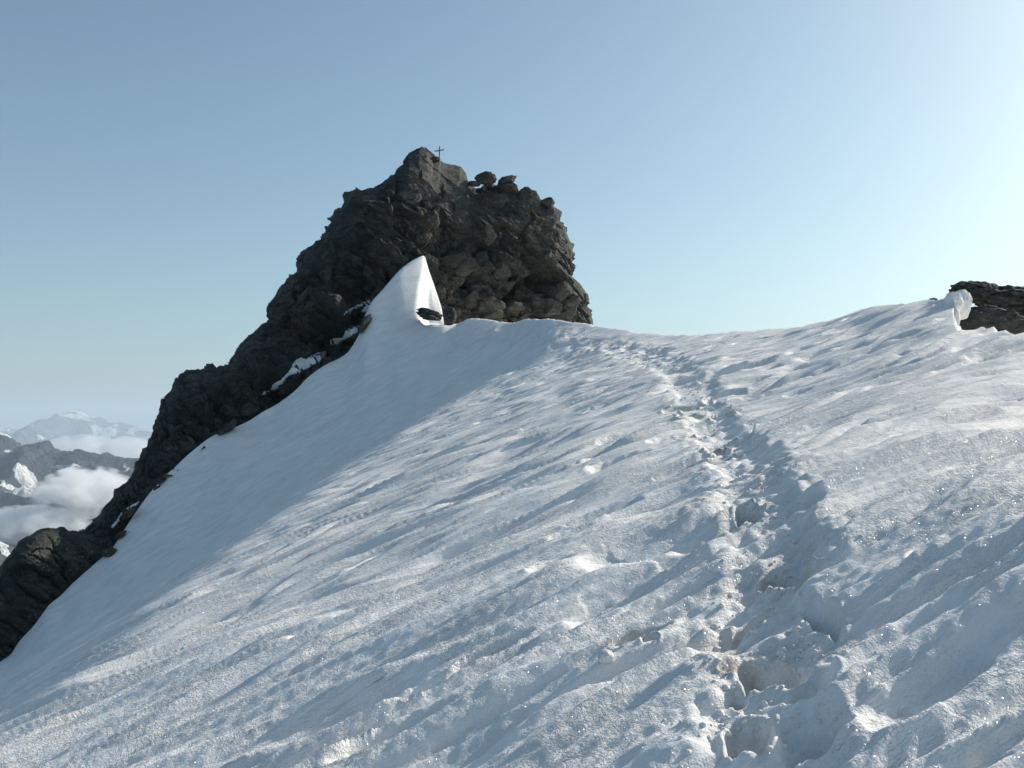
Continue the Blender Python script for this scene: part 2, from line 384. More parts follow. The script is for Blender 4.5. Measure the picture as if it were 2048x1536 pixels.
    A_, B_ = np.meshgrid(np.clip(a, 1, nu - 3.001), np.clip(b, 1, nl - 3.001), indexing='ij'); i = A_.astype(int); j = B_.astype(int); wa = _cubic(A_ - i); wb = _cubic(B_ - j); r = 0
    for p_ in range(4):
        for q_ in range(4): r = r + wa[p_] * wb[q_] * dE[i + p_ - 1, j + q_ - 1]
    return tab0 + r * fadeu[:, None] * fadel[None, :]
_tab = refine_table(_tab)
def tab_E(u, l):
    a = np.clip((u - _gu[0]) / (_gu[1] - _gu[0]), 1, len(_gu) - 3.001); b = np.clip((l - _gl[0]) / (_gl[1] - _gl[0]), 1, len(_gl) - 3.001)
    i = a.astype(int); j = b.astype(int); wa = _cubic(a - i); wb = _cubic(b - j); r = 0
    for p_ in range(4):
        for q_ in range(4): r = r + wa[p_] * wb[q_] * _tab[i + p_ - 1, j + q_ - 1]
    return r

def base_E(pxx, y):
    """tangent of elevation of the smooth slope, seen in column pxx at distance y"""
    pxx = np.asarray(pxx, float); y = np.asarray(y, float)
    u = (pxx - HX) / FOC
    Ec, Dc = crest(pxx)
    E = tab_E(u, np.log(y))
    Ecr = tab_E(u, np.log(Dc))
    st_w = np.where(pxx < 640, .86, np.where(pxx < 1010, np.interp(pxx, [640, 770, 850, 862, 912, 932, 1010], [.86, .92, .92, .975, .975, .92, .86]), np.where(pxx > 1870, .92, .86)))
    return E + (Ec - Ecr) * sst(Dc * st_w, Dc, y)

def snow_z(pxx, y):
    pxx = np.asarray(pxx, float); y = np.asarray(y, float)
    E = base_E(pxx, y)
    # sunlit scoop on the right flank of the tongue that climbs the rock
    rid = 806 + np.clip((y - 59) / (68.8 - 59), 0, 1) ** 1.8 * 46
    Eb = (HY - 604 - 46 * sst(806, 852, pxx) - 3.5 * per2(pxx / 17, y * 0 + .3, 3) - (66 - y) * 1.3) / FOC
    h = sst(0, 24, pxx - rid) * sst(57, 63.5, y) * (1 - sst(66.6, 68.8, y)) * sst(940, 895, pxx)
    E = np.where(E > Eb, E + (Eb - E) * h, E)
    E = E - .55 * np.maximum(-1.04 - (pxx - HX) / FOC, 0)
    return E * y

ncol_in = 1060
cols = np.concatenate([np.linspace(-4500, -700, 24, endpoint=False), np.linspace(-700, -120, 44, endpoint=False), np.linspace(-120, 2170, 680, endpoint=False), np.linspace(2170, 3000, 50, endpoint=False), np.linspace(3000, 9000, 30)])
NR, NB2 = 1300, 24
Cx = cols[:, None]
Ecol, Dcol = crest(cols)
Dend = Dcol.copy()
yg = np.exp(np.linspace(math.log(.9), math.log(72.4), 6000))
step = np.where(yg < 12, .0037 * yg, np.where(yg < 26, .0444 + .0012 * (yg - 12), .0612 + .0032 * (yg - 26))) * (1 + 1.5 * sst(1.9, .9, yg))
meas = np.concatenate([[0], np.cumsum(np.diff(yg) / (.5 * (step[1:] + step[:-1])))])
Yrow = np.interp(np.linspace(0, meas[-1], NR), meas, yg)
Y = np.empty((len(cols), NR + NB2)); Y[:, :NR] = Yrow[None, :]
bk = np.linspace(0, 1, NB2 + 1)[1:] ** 1.8
Y[:, NR:] = Yrow[-1] + bk[None, :] * 30
XX = np.repeat(Cx, NR + NB2, 1); U = (XX - HX) / FOC
Z = snow_z(XX, np.minimum(Y, Dend[:, None]))
over = np.maximum(Y - Dend[:, None], 0)
X = U * Y

# detail ---------------------------------------------------------------
AZ = R(60)
al = X * math.sin(AZ) + Y * math.cos(AZ)       # along the runnels
ac = X * math.cos(AZ) - Y * math.sin(AZ)       # across
wx = per2(al / 3.1, ac / 1.9, 5) * .35 + per2(al / 1.2, ac / .5, 6) * .08
acw = ac + wx
# the steep face on the left is nearly smooth; the roll in between is patchy
lineY = np.interp(XX, [0, 330, 600, 860, 1000, 1100, 1180, 1340], [1450, 1220, 1030, 850, 760, 705, 660, 600])   # row of the light edge in the photo
rowpx = HY - Z / Y * FOC
rough = sst(-230, 70, rowpx - lineY + 60 * per2(al / 5, ac / 2.2, 9))
rough = np.maximum(rough, sst(870, 930, XX) * sst(700, 640, rowpx) * .8)
fade = 1 / (1 + (Y / 60) ** 2)
big = .15 * fbm2(acw / 2.3, al / 6.5, 2, 21) + .08 * per2(acw / .95, al / 3.2, 22)
n1 = per2(acw / .30, al / 2.1, 31); n2 = per2(acw / .12, al / 1.35, 32); n3 = per2(ac / .056, al / .65, 33); n4 = per2(ac / .034, al / .08, 34)
f3 = 1 / (1 + (Y / 7.5) ** 4); f2 = 1 / (1 + (Y / 17) ** 4)
run = .075 * (.6 - np.abs(n1) * 1.6) + .03 * per2(acw / .55, al / 3.0, 35) * sst(8, 16, Y) + (.042 * n2 - .02 * np.abs(n2)) * f2 + .023 * n3 * f3 + .007 * n4 * f3
# scooped hollows scattered over the slope (teardrop, long side down the fall line)
def cells(ax, al_, sx, sy, seed, dens):
    gx = ax / sx; gy = al_ / sy; ix = np.floor(gx).astype(np.int64); iy = np.floor(gy).astype(np.int64)
    out = 0
    for dx in (-1, 0, 1):
        for dy in (-1, 0, 1):
            h = _h(ix + dx, iy + dy, seed=seed); h2 = _h(ix + dx, iy + dy, seed=seed + 5); h3 = _h(ix + dx, iy + dy, seed=seed + 9)
            cx_ = ix + dx + _f(h); cy_ = iy + dy + _f(h2); s_ = _f(h3)
            on = (s_ < dens) * (.5 + s_ / dens * .5)
            ex = (gx - cx_) / .27; ey = (gy - cy_) / .34
            r = ex * ex + ey * ey
            out = out + on * np.exp(-r ** 1.6)
    return out
acj = acw + .16 * per2(al / .8, ac / .4, 98); alj = al + .45 * per2(ac / .5, al / 1.4, 99)
hol = cells(acj, alj, .42, 1.4, 71, .42) * .08 + cells(acj, alj, .80, 2.3, 72, .35) * .12 + cells(acj, alj, .16, .70, 73, .38) * .022 * f2
patchy = .25 + .9 * sst(-.30, .30, fbm2(al / 4.5, ac / 2.0, 2, 97))
hol = 1.2 * hol * patchy * (1 + .9 * sst(7, 18, Y)); run = run * (1 + .35 * sst(7, 18, Y))
detail = (big * (.35 + .65 * rough) + (run - hol) * rough + (.034 * per2(acw / .40, al / 6.0, 41) + .020 * per2(acw / .17, al / 2.4, 42) + .03 * per2(acw / .9, al / 9.0, 43)) * (1 - rough))

# footprints and hollows read from the photo: row/column -> plan position on the slope
def locate(cx_, cy_):
    ys = np.exp(np.linspace(math.log(1.0), math.log(60), 1500)); E = snow_z(np.full(1500, float(cx_)), ys) / ys
    t = (HY - cy_) / FOC
    k_ = np.argmax(E >= t) if (E >= t).any() else len(ys) - 1
    return (cx_ - HX) / FOC * ys[k_], ys[k_]

dirt = np.zeros_like(X)
def pit(cx_, cy_, wpx, lpx, depth, ang=None, rim=.25, sharp=2.5, dirty=0.0, shift=0.0):
    """wpx: width across, lpx: length along, in photo pixels at that place; ang: plan azimuth of the long side"""
    global detail, dirt
    x0, y0 = locate(cx_, cy_); m = y0 / FOC
    a = R(60 if ang is None else ang)
    wv = wpx * m; lv = lpx * m
    i0, i1 = np.searchsorted(cols, [cx_ - 3 * (wpx + lpx), cx_ + 3 * (wpx + lpx)])
    sl_ = slice(max(i0, 0), i1)
    dx = X[sl_] - x0; dy = Y[sl_] - y0
    p = (dx * math.sin(a) + dy * math.cos(a)) / (lv / 2); q = (dx * math.cos(a) - dy * math.sin(a)) / (wv / 2)
    nn = .20 * per2(X[sl_] / (wv * .55), Y[sl_] / (wv * .55), int(cx_))
    if 50 < (60 if ang is None else ang):                    # sun scooped hollow: steep lower end, long ramp uphill
        nn = nn * .5; p = np.where(p > 0, p * .55, p); shp = np.where(p > 0, .45 * sharp, .8 * sharp) ; depth = depth * .9
    else: shp = sharp * 1.0; depth = depth * 1.15
    r = np.sqrt(p * p + q * q) + nn
    prof = 1 / (1 + np.exp(np.clip((r - 1) * shp * 3.2, -30, 30)))
    rm = np.exp(-((r - 1.25) / .25) ** 2)
    dd = depth * m
    detail[sl_] += -dd * prof + dd * rim * .5 * rm * (1 + nn * 2)
    if dirty: dirt[sl_] = np.maximum(dirt[sl_], dirty * np.exp(-((r - 1.0) / .55) ** 2))

# path hollows: (col, row, across, along, depth, azimuth, rim, sharpness, dirt)
TR = [(1500, 1490, 85, 150, 60, 10, .3, 3.2, .6), (1625, 1480, 120, 150, 60, 25, .3, 2.2, .2), (1545, 1350, 105, 190, 75, -6, .25, 3.6, .5), (1625, 1400, 80, 90, 50, 40, .2, 2.2, 0),
      (1468, 1340, 40, 60, 26, 60, .5, 3.0, 1.0), (1478, 1405, 34, 90, 22, 10, .4, 2.5, 1.0), (1495, 1222, 55, 90, 44, 8, .5, 3.2, .8), (1645, 1245, 50, 190, 45, 4, .2, 3.0, .2), (1575, 1125, 95, 110, 62, -8, .35, 3.4, .6),
      (1620, 1150, 40, 60, 22, 60, .3, 2.4, 0), (1497, 1035, 46, 90, 40, 0, .3, 3.2, .2), (1545, 985, 30, 40, 26, 20, .5, 3.0, .5), (1605, 1015, 70, 90, 26, 50, .1, 1.8, 0), (1512, 935, 50, 80, 40, 8, .4, 3.0, .5),
      (1435, 892, 46, 46, 34, 30, .5, 3.2, .8), (1470, 905, 30, 40, 20, 10, .5, 3, .6), (1480, 865, 40, 60, 26, 45, .5, 2.6, .3), (1415, 852, 40, 36, 22, 30, .7, 3, .8), (1445, 830, 44, 40, 26, 50, .6, 2.6, .5),
      (1375, 838, 36, 40, 22, 60, .7, 3, .9), (1395, 800, 46, 40, 26, 40, .6, 3, .7), (1440, 785, 50, 60, 30, 60, .5, 2.4, .2), (1350, 808, 40, 40, 18, 60, .6, 3, .6), (1405, 768, 46, 50, 24, 60, .5, 2.6, .3),
      (1360, 770, 50, 50, 20, 60, .6, 2.6, .3), (1515, 745, 36, 90, 26, 60, .35, 2.4, 0), (1450, 745, 60, 110, 34, 62, .35, 2.2, 0), (1565, 735, 60, 130, 36, 60, .3, 2.2, 0), (1500, 790, 44, 90, 26, 58, .3, 2.2, 0),
      (1535, 845, 44, 60, 20, 60, .3, 2.2, 0), (1640, 860, 46, 90, 26, 60, .3, 2.0, 0), (1590, 790, 26, 50, 15, 60, .3, 2.2, 0), (1625, 750, 30, 70, 16, 60, .3, 2.2, 0),
      (1220, 920, 44, 90, 34, 60, .35, 2.4, 0), (1350, 930, 50, 95, 40, 60, .35, 2.6, .2), (1205, 808, 34, 70, 24, 60, .35, 2.4, 0), (1180, 850, 30, 56, 18, 60, .35, 2.4, 0), (1225, 878, 30, 60, 20, 60, .35, 2.4, 0), (1330, 875, 36, 70, 24, 60, .35, 2.4, 0),
      (1185, 1025, 60, 110, 40, 60, .35, 2.4, 0), (1100, 1160, 40, 90, 28, 60, .4, 2.6, 0), (1130, 1065, 30, 70, 16, 60, .3, 2.2, 0), (1250, 1125, 130, 170, 50, 62, .15, 1.7, 0), (1200, 1210, 80, 130, 40, 62, .2, 1.9, 0), (1350, 1190, 60, 150, 40, 62, .2, 2.0, 0), (1400, 1085, 50, 120, 28, 62, .2, 2.0, 0), (1060, 860, 50, 150, 30, 62, .3, 2.0, 0),
      (960, 1310, 40, 110, 34, 62, .4, 2.6, 0), (835, 1375, 46, 130, 40, 62, .35, 2.6, 0), (760, 1470, 50, 170, 46, 62, .35, 2.6, 0), (650, 1250, 40, 120, 26, 62, .25, 2.2, 0), (1260, 1270, 46, 90, 26, 66, .7, 3.0, .8), (1300, 1270, 30, 36, 16, 40, .7, 3.0, .6),
      (1880, 745, 60, 120, 40, 62, .2, 2.0, 0), (1985, 700, 50, 140, 26, 62, .25, 2.0, 0), (1790, 745, 30, 60, 18, 62, .3, 2.4, 0), (1720, 870, 40, 80, 22, 62, .3, 2.2, 0), (1860, 1125, 46, 100, 36, 62, .3, 2.4, 0), (1760, 1085, 34, 70, 22, 62, .3, 2.4, 0),
      (1830, 1410, 110, 240, 60, 62, .25, 2.0, 0), (1960, 1190, 60, 150, 44, 62, .3, 2.2, 0), (1985, 1495, 40, 46, 40, 62, .3, 3.0, .2), (1700, 1290, 90, 140, 40, 62, .2, 1.8, 0), (2010, 800, 40, 80, 24, 62, .3, 2.2, 0), (1640, 1540, 80, 100, 40, 62, .3, 2.2, 0), (1930, 905, 40, 90, 22, 62, .3, 2.2, 0), (1815, 960, 40, 90, 20, 62, .3, 2.2, 0)]
for (a_, b_, c_, d_, e_, f_, g_, h_, i_) in TR: pit(a_, b_, c_, d_, e_, f_, g_, h_, i_)
# trampled, crumbly ground along the track
TX = [(1500, 1560), (1510, 1480), (1540, 1350), (1510, 1230), (1560, 1120), (1510, 1010), (1500, 940), (1445, 870), (1400, 810), (1380, 765), (1340, 735), (1290, 708), (1230, 692), (1160, 684), (1090, 672), (1040, 660), (980, 652), (930, 648)]
tp = [locate(a_, b_) for a_, b_ in TX]
trk = np.zeros_like(X)
for (xa, ya), (xb, yb) in zip(tp[:-1], tp[1:]):
    L2 = (xb - xa) ** 2 + (yb - ya) ** 2
    t_ = np.clip(((X - xa) * (xb - xa) + (Y - ya) * (yb - ya)) / L2, 0, 1)
    d_ = np.hypot(X - xa - t_ * (xb - xa), Y - ya - t_ * (yb - ya))
    wd = .27 + .009 * (ya + yb)
    trk = np.maximum(trk, np.exp(-(d_ / wd) ** 4))
tn = per2(X / 1.1, Y / 1.1, 88)
cr1 = per2(X / .13, Y / .16, 51); cr2 = per2(X / .06, Y / .07, 52); cr3 = per2(X / .42, Y / .6, 53)
trn = np.zeros_like(X)
for (xa, ya), (xb, yb) in zip(tp[:-6], tp[1:-5]):
    L2 = (xb - xa) ** 2 + (yb - ya) ** 2
    t_ = np.clip(((X - xa) * (xb - xa) + (Y - ya) * (yb - ya)) / L2, 0, 1)
    d_ = np.hypot(X - xa - t_ * (xb - xa), Y - ya - t_ * (yb - ya)) + .05 * per2(X / .22, Y / .22, 55) + .03 * per2(X / .09, Y / .09, 56)
    wd = .14 + .005 * (ya + yb)
    trn = np.maximum(trn, 1 / (1 + np.exp((d_ / wd - 1) * 6)))
detail += -.055 * trn + .02 * trk * (1 - trn)
detail += trk * (.018 * np.abs(cr1) * 1.6 * f2 + .008 * cr2 * f3 + .045 * cr3 - .05 * sst(-.1, .5, cr3) + .03 * tn)
far_t = trk * sst(18, 40, Y)
detail += far_t * (.10 * np.abs(per2(X / .5, Y / .8, 61)) - .12 * sst(0, .35, per2(X / .9, Y / 1.2, 62)))
dirt = np.maximum(dirt, trk * .30 * sst(-.1, .5, per2(X / .8, Y / 1.2, 63)))
# side-to-side trimming at the crest so that the silhouette stays where the photo has it
edge = np.clip(Y / Dend[:, None], 0, 1)
hold = 1 - .55 * sst(.86, 1.0, edge)
tongue_zone = sst(735, 765, XX) * sst(930, 890, XX) * sst(54, 60, Y)
hold *= 1 - .70 * tongue_zone
Z = Z + detail * hold
# beyond the crest: over the edge and down
steep = .75 * over + .04 * over ** 2 - .5 * (1 - np.exp(-over / .6))
gentle = .035 * over + .25 * (1 - np.exp(-over / 1.5)) + .02 * np.maximum(over - 16, 0) ** 2     # the ridge goes on behind the roll on the right, up to the outcrop
rgt = sst(1905, 1935, XX)
Z = Z - np.where(over > 0, steep * (1 - rgt) + gentle * rgt, 0)
Z = np.maximum(Z, -60)
SN = np.stack([X, Y, Z], -1)
me = grid_mesh('snow_slope', SN); smooth(me)
att = me.attributes.new('dirt', 'FLOAT', 'POINT'); att.data.foreach_set('value', dirt.reshape(-1).astype(np.float32))
snow = obj('snow_slope', me, M_SNOW, kind='structure', label='wind and sun carved old snow slope with a trodden track')

def surf_snow(cx_, cy_):
    """point of the finished snow surface seen at this photo position"""
    i = int(np.argmin(np.abs(cols - cx_))); rows_ = HY - Z[i, :NR] / Y[i, :NR] * FOC
    j = np.argmax(rows_ <= cy_) if (rows_ <= cy_).any() else NR - 1
    return Vector((X[i, j], Y[i, j], Z[i, j]))

# ------------------------------------------------------------------ rock peak
SKY = [(-420, 1420), (-200, 1270), (-80, 1190), (0, 1132), (22, 1108), (40, 1083), (73, 1062), (87, 1058), (118, 1057), (124, 1066), (144, 1062), (166, 1062), (172, 1059), (200, 1028), (204, 1017), (228, 995), (230, 979), (255, 962), (268, 940), (279, 915), (282, 897), (293, 893),
       (299, 871), (310, 846), (319, 824), (322, 805), (328, 795), (344, 780), (357, 756), (362, 748), (375, 742), (425, 740), (436, 733), (455, 728), (468, 707), (481, 692), (494, 676), (518, 650), (534, 637), (527, 628), (538, 607), (551, 594), (569, 565), (590, 542), (593, 526), (601, 506),
       (616, 495), (632, 487), (647, 477), (661, 451), (673, 448), (679, 428), (688, 413), (701, 399), (715, 381), (740, 373), (746, 374), (761, 366), (780, 350), (789, 345), (796, 335), (807, 329), (806, 322), (816, 308), (838, 299), (854, 299), (863, 306), (865, 313), (877, 316), (881, 321), (895, 327),
       (921, 332), (932, 345), (935, 361), (939, 373), (945, 377), (962, 377), (966, 368), (990, 366), (998, 373), (1012, 372), (1032, 379), (1037, 386), (1046, 384), (1067, 388), (1078, 402), (1082, 409), (1100, 416), (1117, 424), (1113, 439), (1127, 446), (1128, 460), (1139, 476), (1145, 504), (1144, 520), (1141, 541), (1140, 551), (1149, 558), (1161, 569),
       (1171, 585), (1177, 599), (1174, 611), (1183, 634), (1186, 655), (1188, 690)]
BAS = [((-420, 1420), (-560, 1740), 38), ((0, 1132), (0, 1325), 46), ((118, 1057), (120, 1192), 49), ((172, 1059), (225, 1105), 52), ((230, 979), (300, 985), 54), ((293, 893), (386, 900), 56.5), ((357, 756), (440, 880), 58), ((455, 728), (547, 812), 60.5),
       ((551, 594), (694, 705), 64.3), ((661, 451), (748, 640), 65.8), ((780, 350), (798, 545), 67.8), ((838, 299), (851, 525), 69.6), ((895, 327), (880, 625), 71), ((962, 377), (930, 640), 72.5), ((1046, 384), (985, 645), 74), ((1128, 460), (1060, 645), 75.5), ((1145, 504), (1110, 645), 76.5), ((1171, 585), (1150, 650), 77.5), ((1188, 690), (1188, 720), 78)]
SKY = np.array(SKY, float)
arc = np.concatenate([[0], np.cumsum(np.hypot(*np.diff(SKY, axis=0).T))])
def arc_of(p): return arc[np.argmin(np.hypot(SKY[:, 0] - p[0], SKY[:, 1] - p[1]))]
ba = np.array([arc_of(b[0]) for b in BAS]); bx = np.array([b[1][0] for b in BAS], float); by = np.array([b[1][1] for b in BAS], float); bd = np.array([b[2] for b in BAS], float)
NS, NF, NBK = 1150, 220, 36
s_ = np.linspace(0, arc[-1], NS)
sx = np.interp(s_, arc, SKY[:, 0]); sy = np.interp(s_, arc, SKY[:, 1])
Bx = smooth_interp(s_, ba, bx); By = smooth_interp(s_, ba, by); Bd = smooth_interp(s_, ba, bd)
lean = np.interp(s_, ba, [3, 4, 3.2, 2.2, 3.2, 4, 5, 5, 5.5, 6, 6, 5.5, 5.5, 5, 4.5, 4, 3.5, 3, 2])
tf = np.linspace(-.22, 1, NF)
Tn = tf[None, :]
cx2 = Bx[:, None] + (sx - Bx)[:, None] * Tn; cy2 = By[:, None] + (sy - By)[:, None] * Tn
prof = np.where(Tn < 0, -Tn * -.6, 0) + .55 * np.clip(Tn, 0, 1) + .45 * (1 - np.sqrt(np.clip(1 - np.clip(Tn, 0, 1) ** 6, 0, 1)))
Dp = (Bd + .5)[:, None] + lean[:, None] * prof
F3 = np.stack([(cx2 - HX) / FOC * Dp, Dp, (HY - cy2) / FOC * Dp], -1)
# back side: from the skyline over and down behind
tb = np.linspace(0, 1, NBK + 1)[1:]
top = F3[:, -1, :]
Bk = np.empty((NS, NBK, 3))
hgt = 9 + 0 * s_
for j, t in enumerate(tb):
    Bk[:, j, 0] = top[:, 0] - 1.5 * t * 0
    Bk[:, j, 1] = top[:, 1] + 9 * math.sin(t * 1.35)
    Bk[:, j, 2] = top[:, 2] - 16 * (1 - math.cos(t * 1.35)) - 1.0 * t
RP = np.concatenate([F3, Bk], 1)
# smooth parametrisation noise from the skyline steps at the back and in the body
def nrm(P):
    du = np.gradient(P, axis=0); dv = np.gradient(P, axis=1); n = np.cross(du, dv)
    n /= np.maximum(np.linalg.norm(n, axis=2, keepdims=True), 1e-9); return n
KS = 31
Psm = RP.copy()
pad = np.pad(RP, ((KS // 2, KS // 2), (0, 0), (0, 0)), mode='edge'); cs = np.cumsum(np.concatenate([np.zeros((1,) + RP.shape[1:]), pad]), 0)
Psm = (cs[KS:] - cs[:-KS]) / KS
blend = np.concatenate([np.clip((.93 - tf) / .25, 0, 1) , np.clip(tb * 3, 0, 1)])[None, :, None]
blend = np.where(np.concatenate([tf < .9, tb > .1])[None, :, None], blend, 0)
RP = RP * (1 - blend) + Psm * blend
N = nrm(Psm)
if N[NS // 2, NF // 2, 1] > 0: N = -N
flat = RP.reshape(-1, 3)
# block frame: beds dip from upper right to lower left, parallel to the ridge
Rm = np.array(Euler((R(12), R(38), R(8))).to_matrix())
q = flat @ Rm
q = q + .14 * np.stack([val3(flat / 1.7, 3), val3(flat / 1.7 + 40, 4), val3(flat / 1.7 + 90, 5)], 1)
st = np.array([.42, .8, 1.3])
bed = q[:, 2] / 1.1 + .5 * val3(flat / 3, 31); bedf = bed - np.floor(bed)
small = .42 * facet3(q * st / .75, 13, 1.7, .05, True) + .18 * facet3(q * st / .32, 14, 1.5, .07, True)
dsp = 1.7 * facet3(q * st / 4.2, 11, 1.5, .02, True) + .95 * facet3(q * st / 1.8, 12, 1.7, .03, True) + .30 * (bedf - .5)
dsp += .9 * val3(flat / 7.0, 8) + .10 * fbm3(flat / .35, 3, 9)
# authored relief: dark recess right of the middle, buttress in front of it
rowp = HY - flat[:, 2] / flat[:, 1] * FOC; colp = flat[:, 0] / flat[:, 1] * FOC + HX
def blob(cx_, cy_, rx, ry): return np.exp(-(((colp - cx_) / rx) ** 2 + ((rowp - cy_) / ry) ** 2))
dsp += -2.4 * blob(1060, 560, 38, 75) - 1.6 * blob(940, 395, 40, 28) - 1.3 * blob(985, 470, 22, 50) + 1.6 * blob(925, 560, 55, 60) + 1.2 * blob(960, 480, 26, 40) + 1.0 * blob(850, 430, 60, 60) - 1.2 * blob(870, 400, 22, 12) + 1.5 * blob(990, 620, 80, 24) + .9 * blob(1120, 500, 30, 60) - 1.5 * blob(1000, 600, 20, 14)
amp = np.concatenate([np.interp(tf, [-.22, 0, .2, .85, 1], [.4, .55, 1, .26, .06]), np.interp(tb, [0, .2, 1], [.12, 1, 1])])
dsp = dsp.reshape(NS, NF + NBK) * amp[None, :]
narrow = np.interp(np.hypot(sx - Bx, sy - By), [30, 180], [.35, 1.0]) * np.interp(s_, [arc_of((118, 1057)), arc_of((299, 871)), arc_of((1128, 460)), arc_of((1161, 569))], [.40, .8, .9, .5])
dsp *= narrow[:, None]
rt = np.interp(s_, [arc_of((1082, 409)), arc_of((1128, 460))], [0, 1])[:, None] * np.concatenate([sst(.35, .85, tf), np.ones(NBK)])[None, :]
dsp *= 1 - .72 * rt
topz = np.interp(s_, [arc_of((780, 350)), arc_of((807, 329)), arc_of((932, 345)), arc_of((962, 377))], [0, 1, 1, 0])[:, None] * np.concatenate([sst(.45, .8, tf), np.ones(NBK)])[None, :]
dsp *= 1 - .85 * topz
dsp += small.reshape(NS, NF + NBK) * np.maximum(amp[None, :], .20) * (1 - .6 * topz) * np.interp(s_, [arc_of((118, 1057)), arc_of((299, 871))], [.5, 1])[:, None]
RP = RP + N * dsp[..., None]
me = grid_mesh('rock_peak', RP); smooth(me, False)
peak = obj('rock_peak', me, M_ROCK, kind='structure', label='dark jagged rock summit with a long ridge falling to the left')
bv = BVHTree.FromPolygons([Vector(v) for v in RP[::2, ::2].reshape(-1, 3)], [(int(a), int(a + 1), int(a + 1 + len(range(0, NF + NBK, 2))), int(a + len(range(0, NF + NBK, 2)))) for i in range(len(range(0, NS, 2)) - 1) for a in (i * len(range(0, NF + NBK, 2)) + np.arange(len(range(0, NF + NBK, 2)) - 1))])
def hit(cx_, cy_):
    d = Vector(((cx_ - HX) / FOC, 1, (HY - cy_) / FOC)).normalized()
    h, n, _, _ = bv.ray_cast(Vector((0, 0, 0)), d)
    return h

# boulder shapes: a convex stone cut by random planes, then broken up
import bmesh
def boulder_mesh(name, seed, sub=4, nplanes=13, rough_=.10, sc=(1, 1, 1), planes_min=.55):
    rg = np.random.RandomState(seed)
    bm = bmesh.new(); bmesh.ops.create_icosphere(bm, subdivisions=sub, radius=1.0)
    d = np.array([v.co[:] for v in bm.verts])
    pn = rg.normal(size=(nplanes, 3)); pn /= np.linalg.norm(pn, axis=1, keepdims=True); po = rg.uniform(planes_min, planes_min + .22, nplanes)
    dt = d @ pn.T; r = np.where(dt > .05, po[None, :] / np.maximum(dt, .05), 9)
    r = -np.log(np.exp(-np.minimum(r, 3) * 70).sum(1) + math.exp(-1.05 * 70)) / 70
    p = d * r[:, None]
    p += d * (rough_ * facet3(p * 2.2 + seed, seed, 1.2, .08) + rough_ * .5 * facet3(p * 5 + seed, seed + 1, 1.2, .1) + rough_ * .35 * fbm3(p * 6 + seed, 3, seed))[:, None]
    p *= np.array(sc)[None, :]
    for v, c in zip(bm.verts, p): v.co = c
    me = bpy.data.meshes.new(name); bm.to_mesh(me); bm.free(); smooth(me, False)
    return me

# blocks that stand out of the face, in their own right (parts of the peak)
shapes = [boulder_mesh('rock_block', 100 + k, 4, 17, .035) for k in range(9)]
for s in shapes: s.materials.append(M_ROCK)
rg = random.Random(4)
spots = []
# the heap of broken blocks at the right foot
HEAP = [(905, 560, 34, 26), (940, 600, 26, 20), (985, 590, 26, 18), (1000, 540, 22, 22), (965, 520, 18, 24), (975, 470, 16, 22), (950, 575, 22, 12), (905, 622, 24, 14), (940, 632, 22, 10), (990, 625, 26, 12), (1030, 612, 24, 16), (1060, 625, 22, 12), (925, 540, 22, 16), (1010, 572, 20, 14),
        (1035, 590, 18, 14), (1090, 628, 18, 10), (880, 585, 14, 22), (895, 540, 20, 20), (1000, 610, 16, 10), (965, 612, 14, 10), (1075, 600, 16, 14), (1110, 615, 22, 16), (1140, 620, 18, 16), (930, 500, 22, 18), (1040, 640, 16, 7), (970, 638, 14, 7), (905, 640, 16, 6), (1120, 638, 14, 7), (1150, 600, 14, 12),
        (880, 500, 24, 18), (845, 480, 24, 14), (820, 400, 26, 14), (895, 392, 20, 10), (1045, 420, 26, 26), (1000, 400, 22, 20), (1100, 425, 14, 12)]
for a in HEAP: spots.append((*a, True))
for i in range(70):
    t = rg.random(); si = int((.12 + .80 * rg.random()) * NS); tt = .06 + .72 * rg.random()
    cx_ = Bx[si] + (sx[si] - Bx[si]) * tt; cy_ = By[si] + (sy[si] - By[si]) * tt
    sz = rg.choice([6, 8, 10, 12, 16, 20])
    
    if not (cy_ < 390 and 780 < cx_ < 980): spots.append((cx_, cy_, sz * 1.4, sz * .9, False))
for cx_, cy_, rw, rh, auth in spots:
    h = hit(cx_, cy_)
    if h is None or (not auth and hit(cx_, cy_ - 1.7 * rh - 8) is None): continue
    m = h.y / FOC
    o = bpy.data.objects.new('rock_block', rg.choice(shapes)); C.objects.link(o); o.parent = peak
    o.location = h + Vector((0, .25 * rw * m, 0))
    o.scale = (rw * m * 1.15, rw * m * .8, rh * m * 1.15)
    o.rotation_euler = (R(rg.uniform(-25, 25)), R((-38 if not auth else -10) + rg.uniform(-25, 25)), R(rg.uniform(0, 360) if False else rg.uniform(-30, 30)))

def stone(name, label, pxc, pyc, rw, rh, dist, seed, rot=0, cat='boulder', sub=4, rough_=.10, dscale=.9, mat=M_ROCK, group=None, planes_min=.6, tx=0, tz=0):
    me = boulder_mesh(name, seed, sub, 18, rough_ * .6, planes_min=planes_min)
    # normalise the mesh to its silhouette size
    co = np.empty(len(me.vertices) * 3, np.float32); me.vertices.foreach_get('co', co); co = co.reshape(-1, 3)
    mn, mx = co.min(0), co.max(0); co = (co - (mn + mx) / 2) / ((mx - mn) / 2)
    m = dist / FOC; co *= np.array([rw * m, rw * m * dscale, rh * m]); me.vertices.foreach_set('co', co.reshape(-1)); me.update()
    o = obj(name, me, mat, label=label, cat=cat, group=group)
    o.location = px(pxc, pyc, dist); o.rotation_euler = (R(tx), R(rot), R(tz))
    return o
TD = 74.5
stone('boulder', 'low rounded boulder balanced over the small gap of sky', 972, 357, 23, 14.5, TD + 2.4, 311, 3, planes_min=.66, rough_=.2)
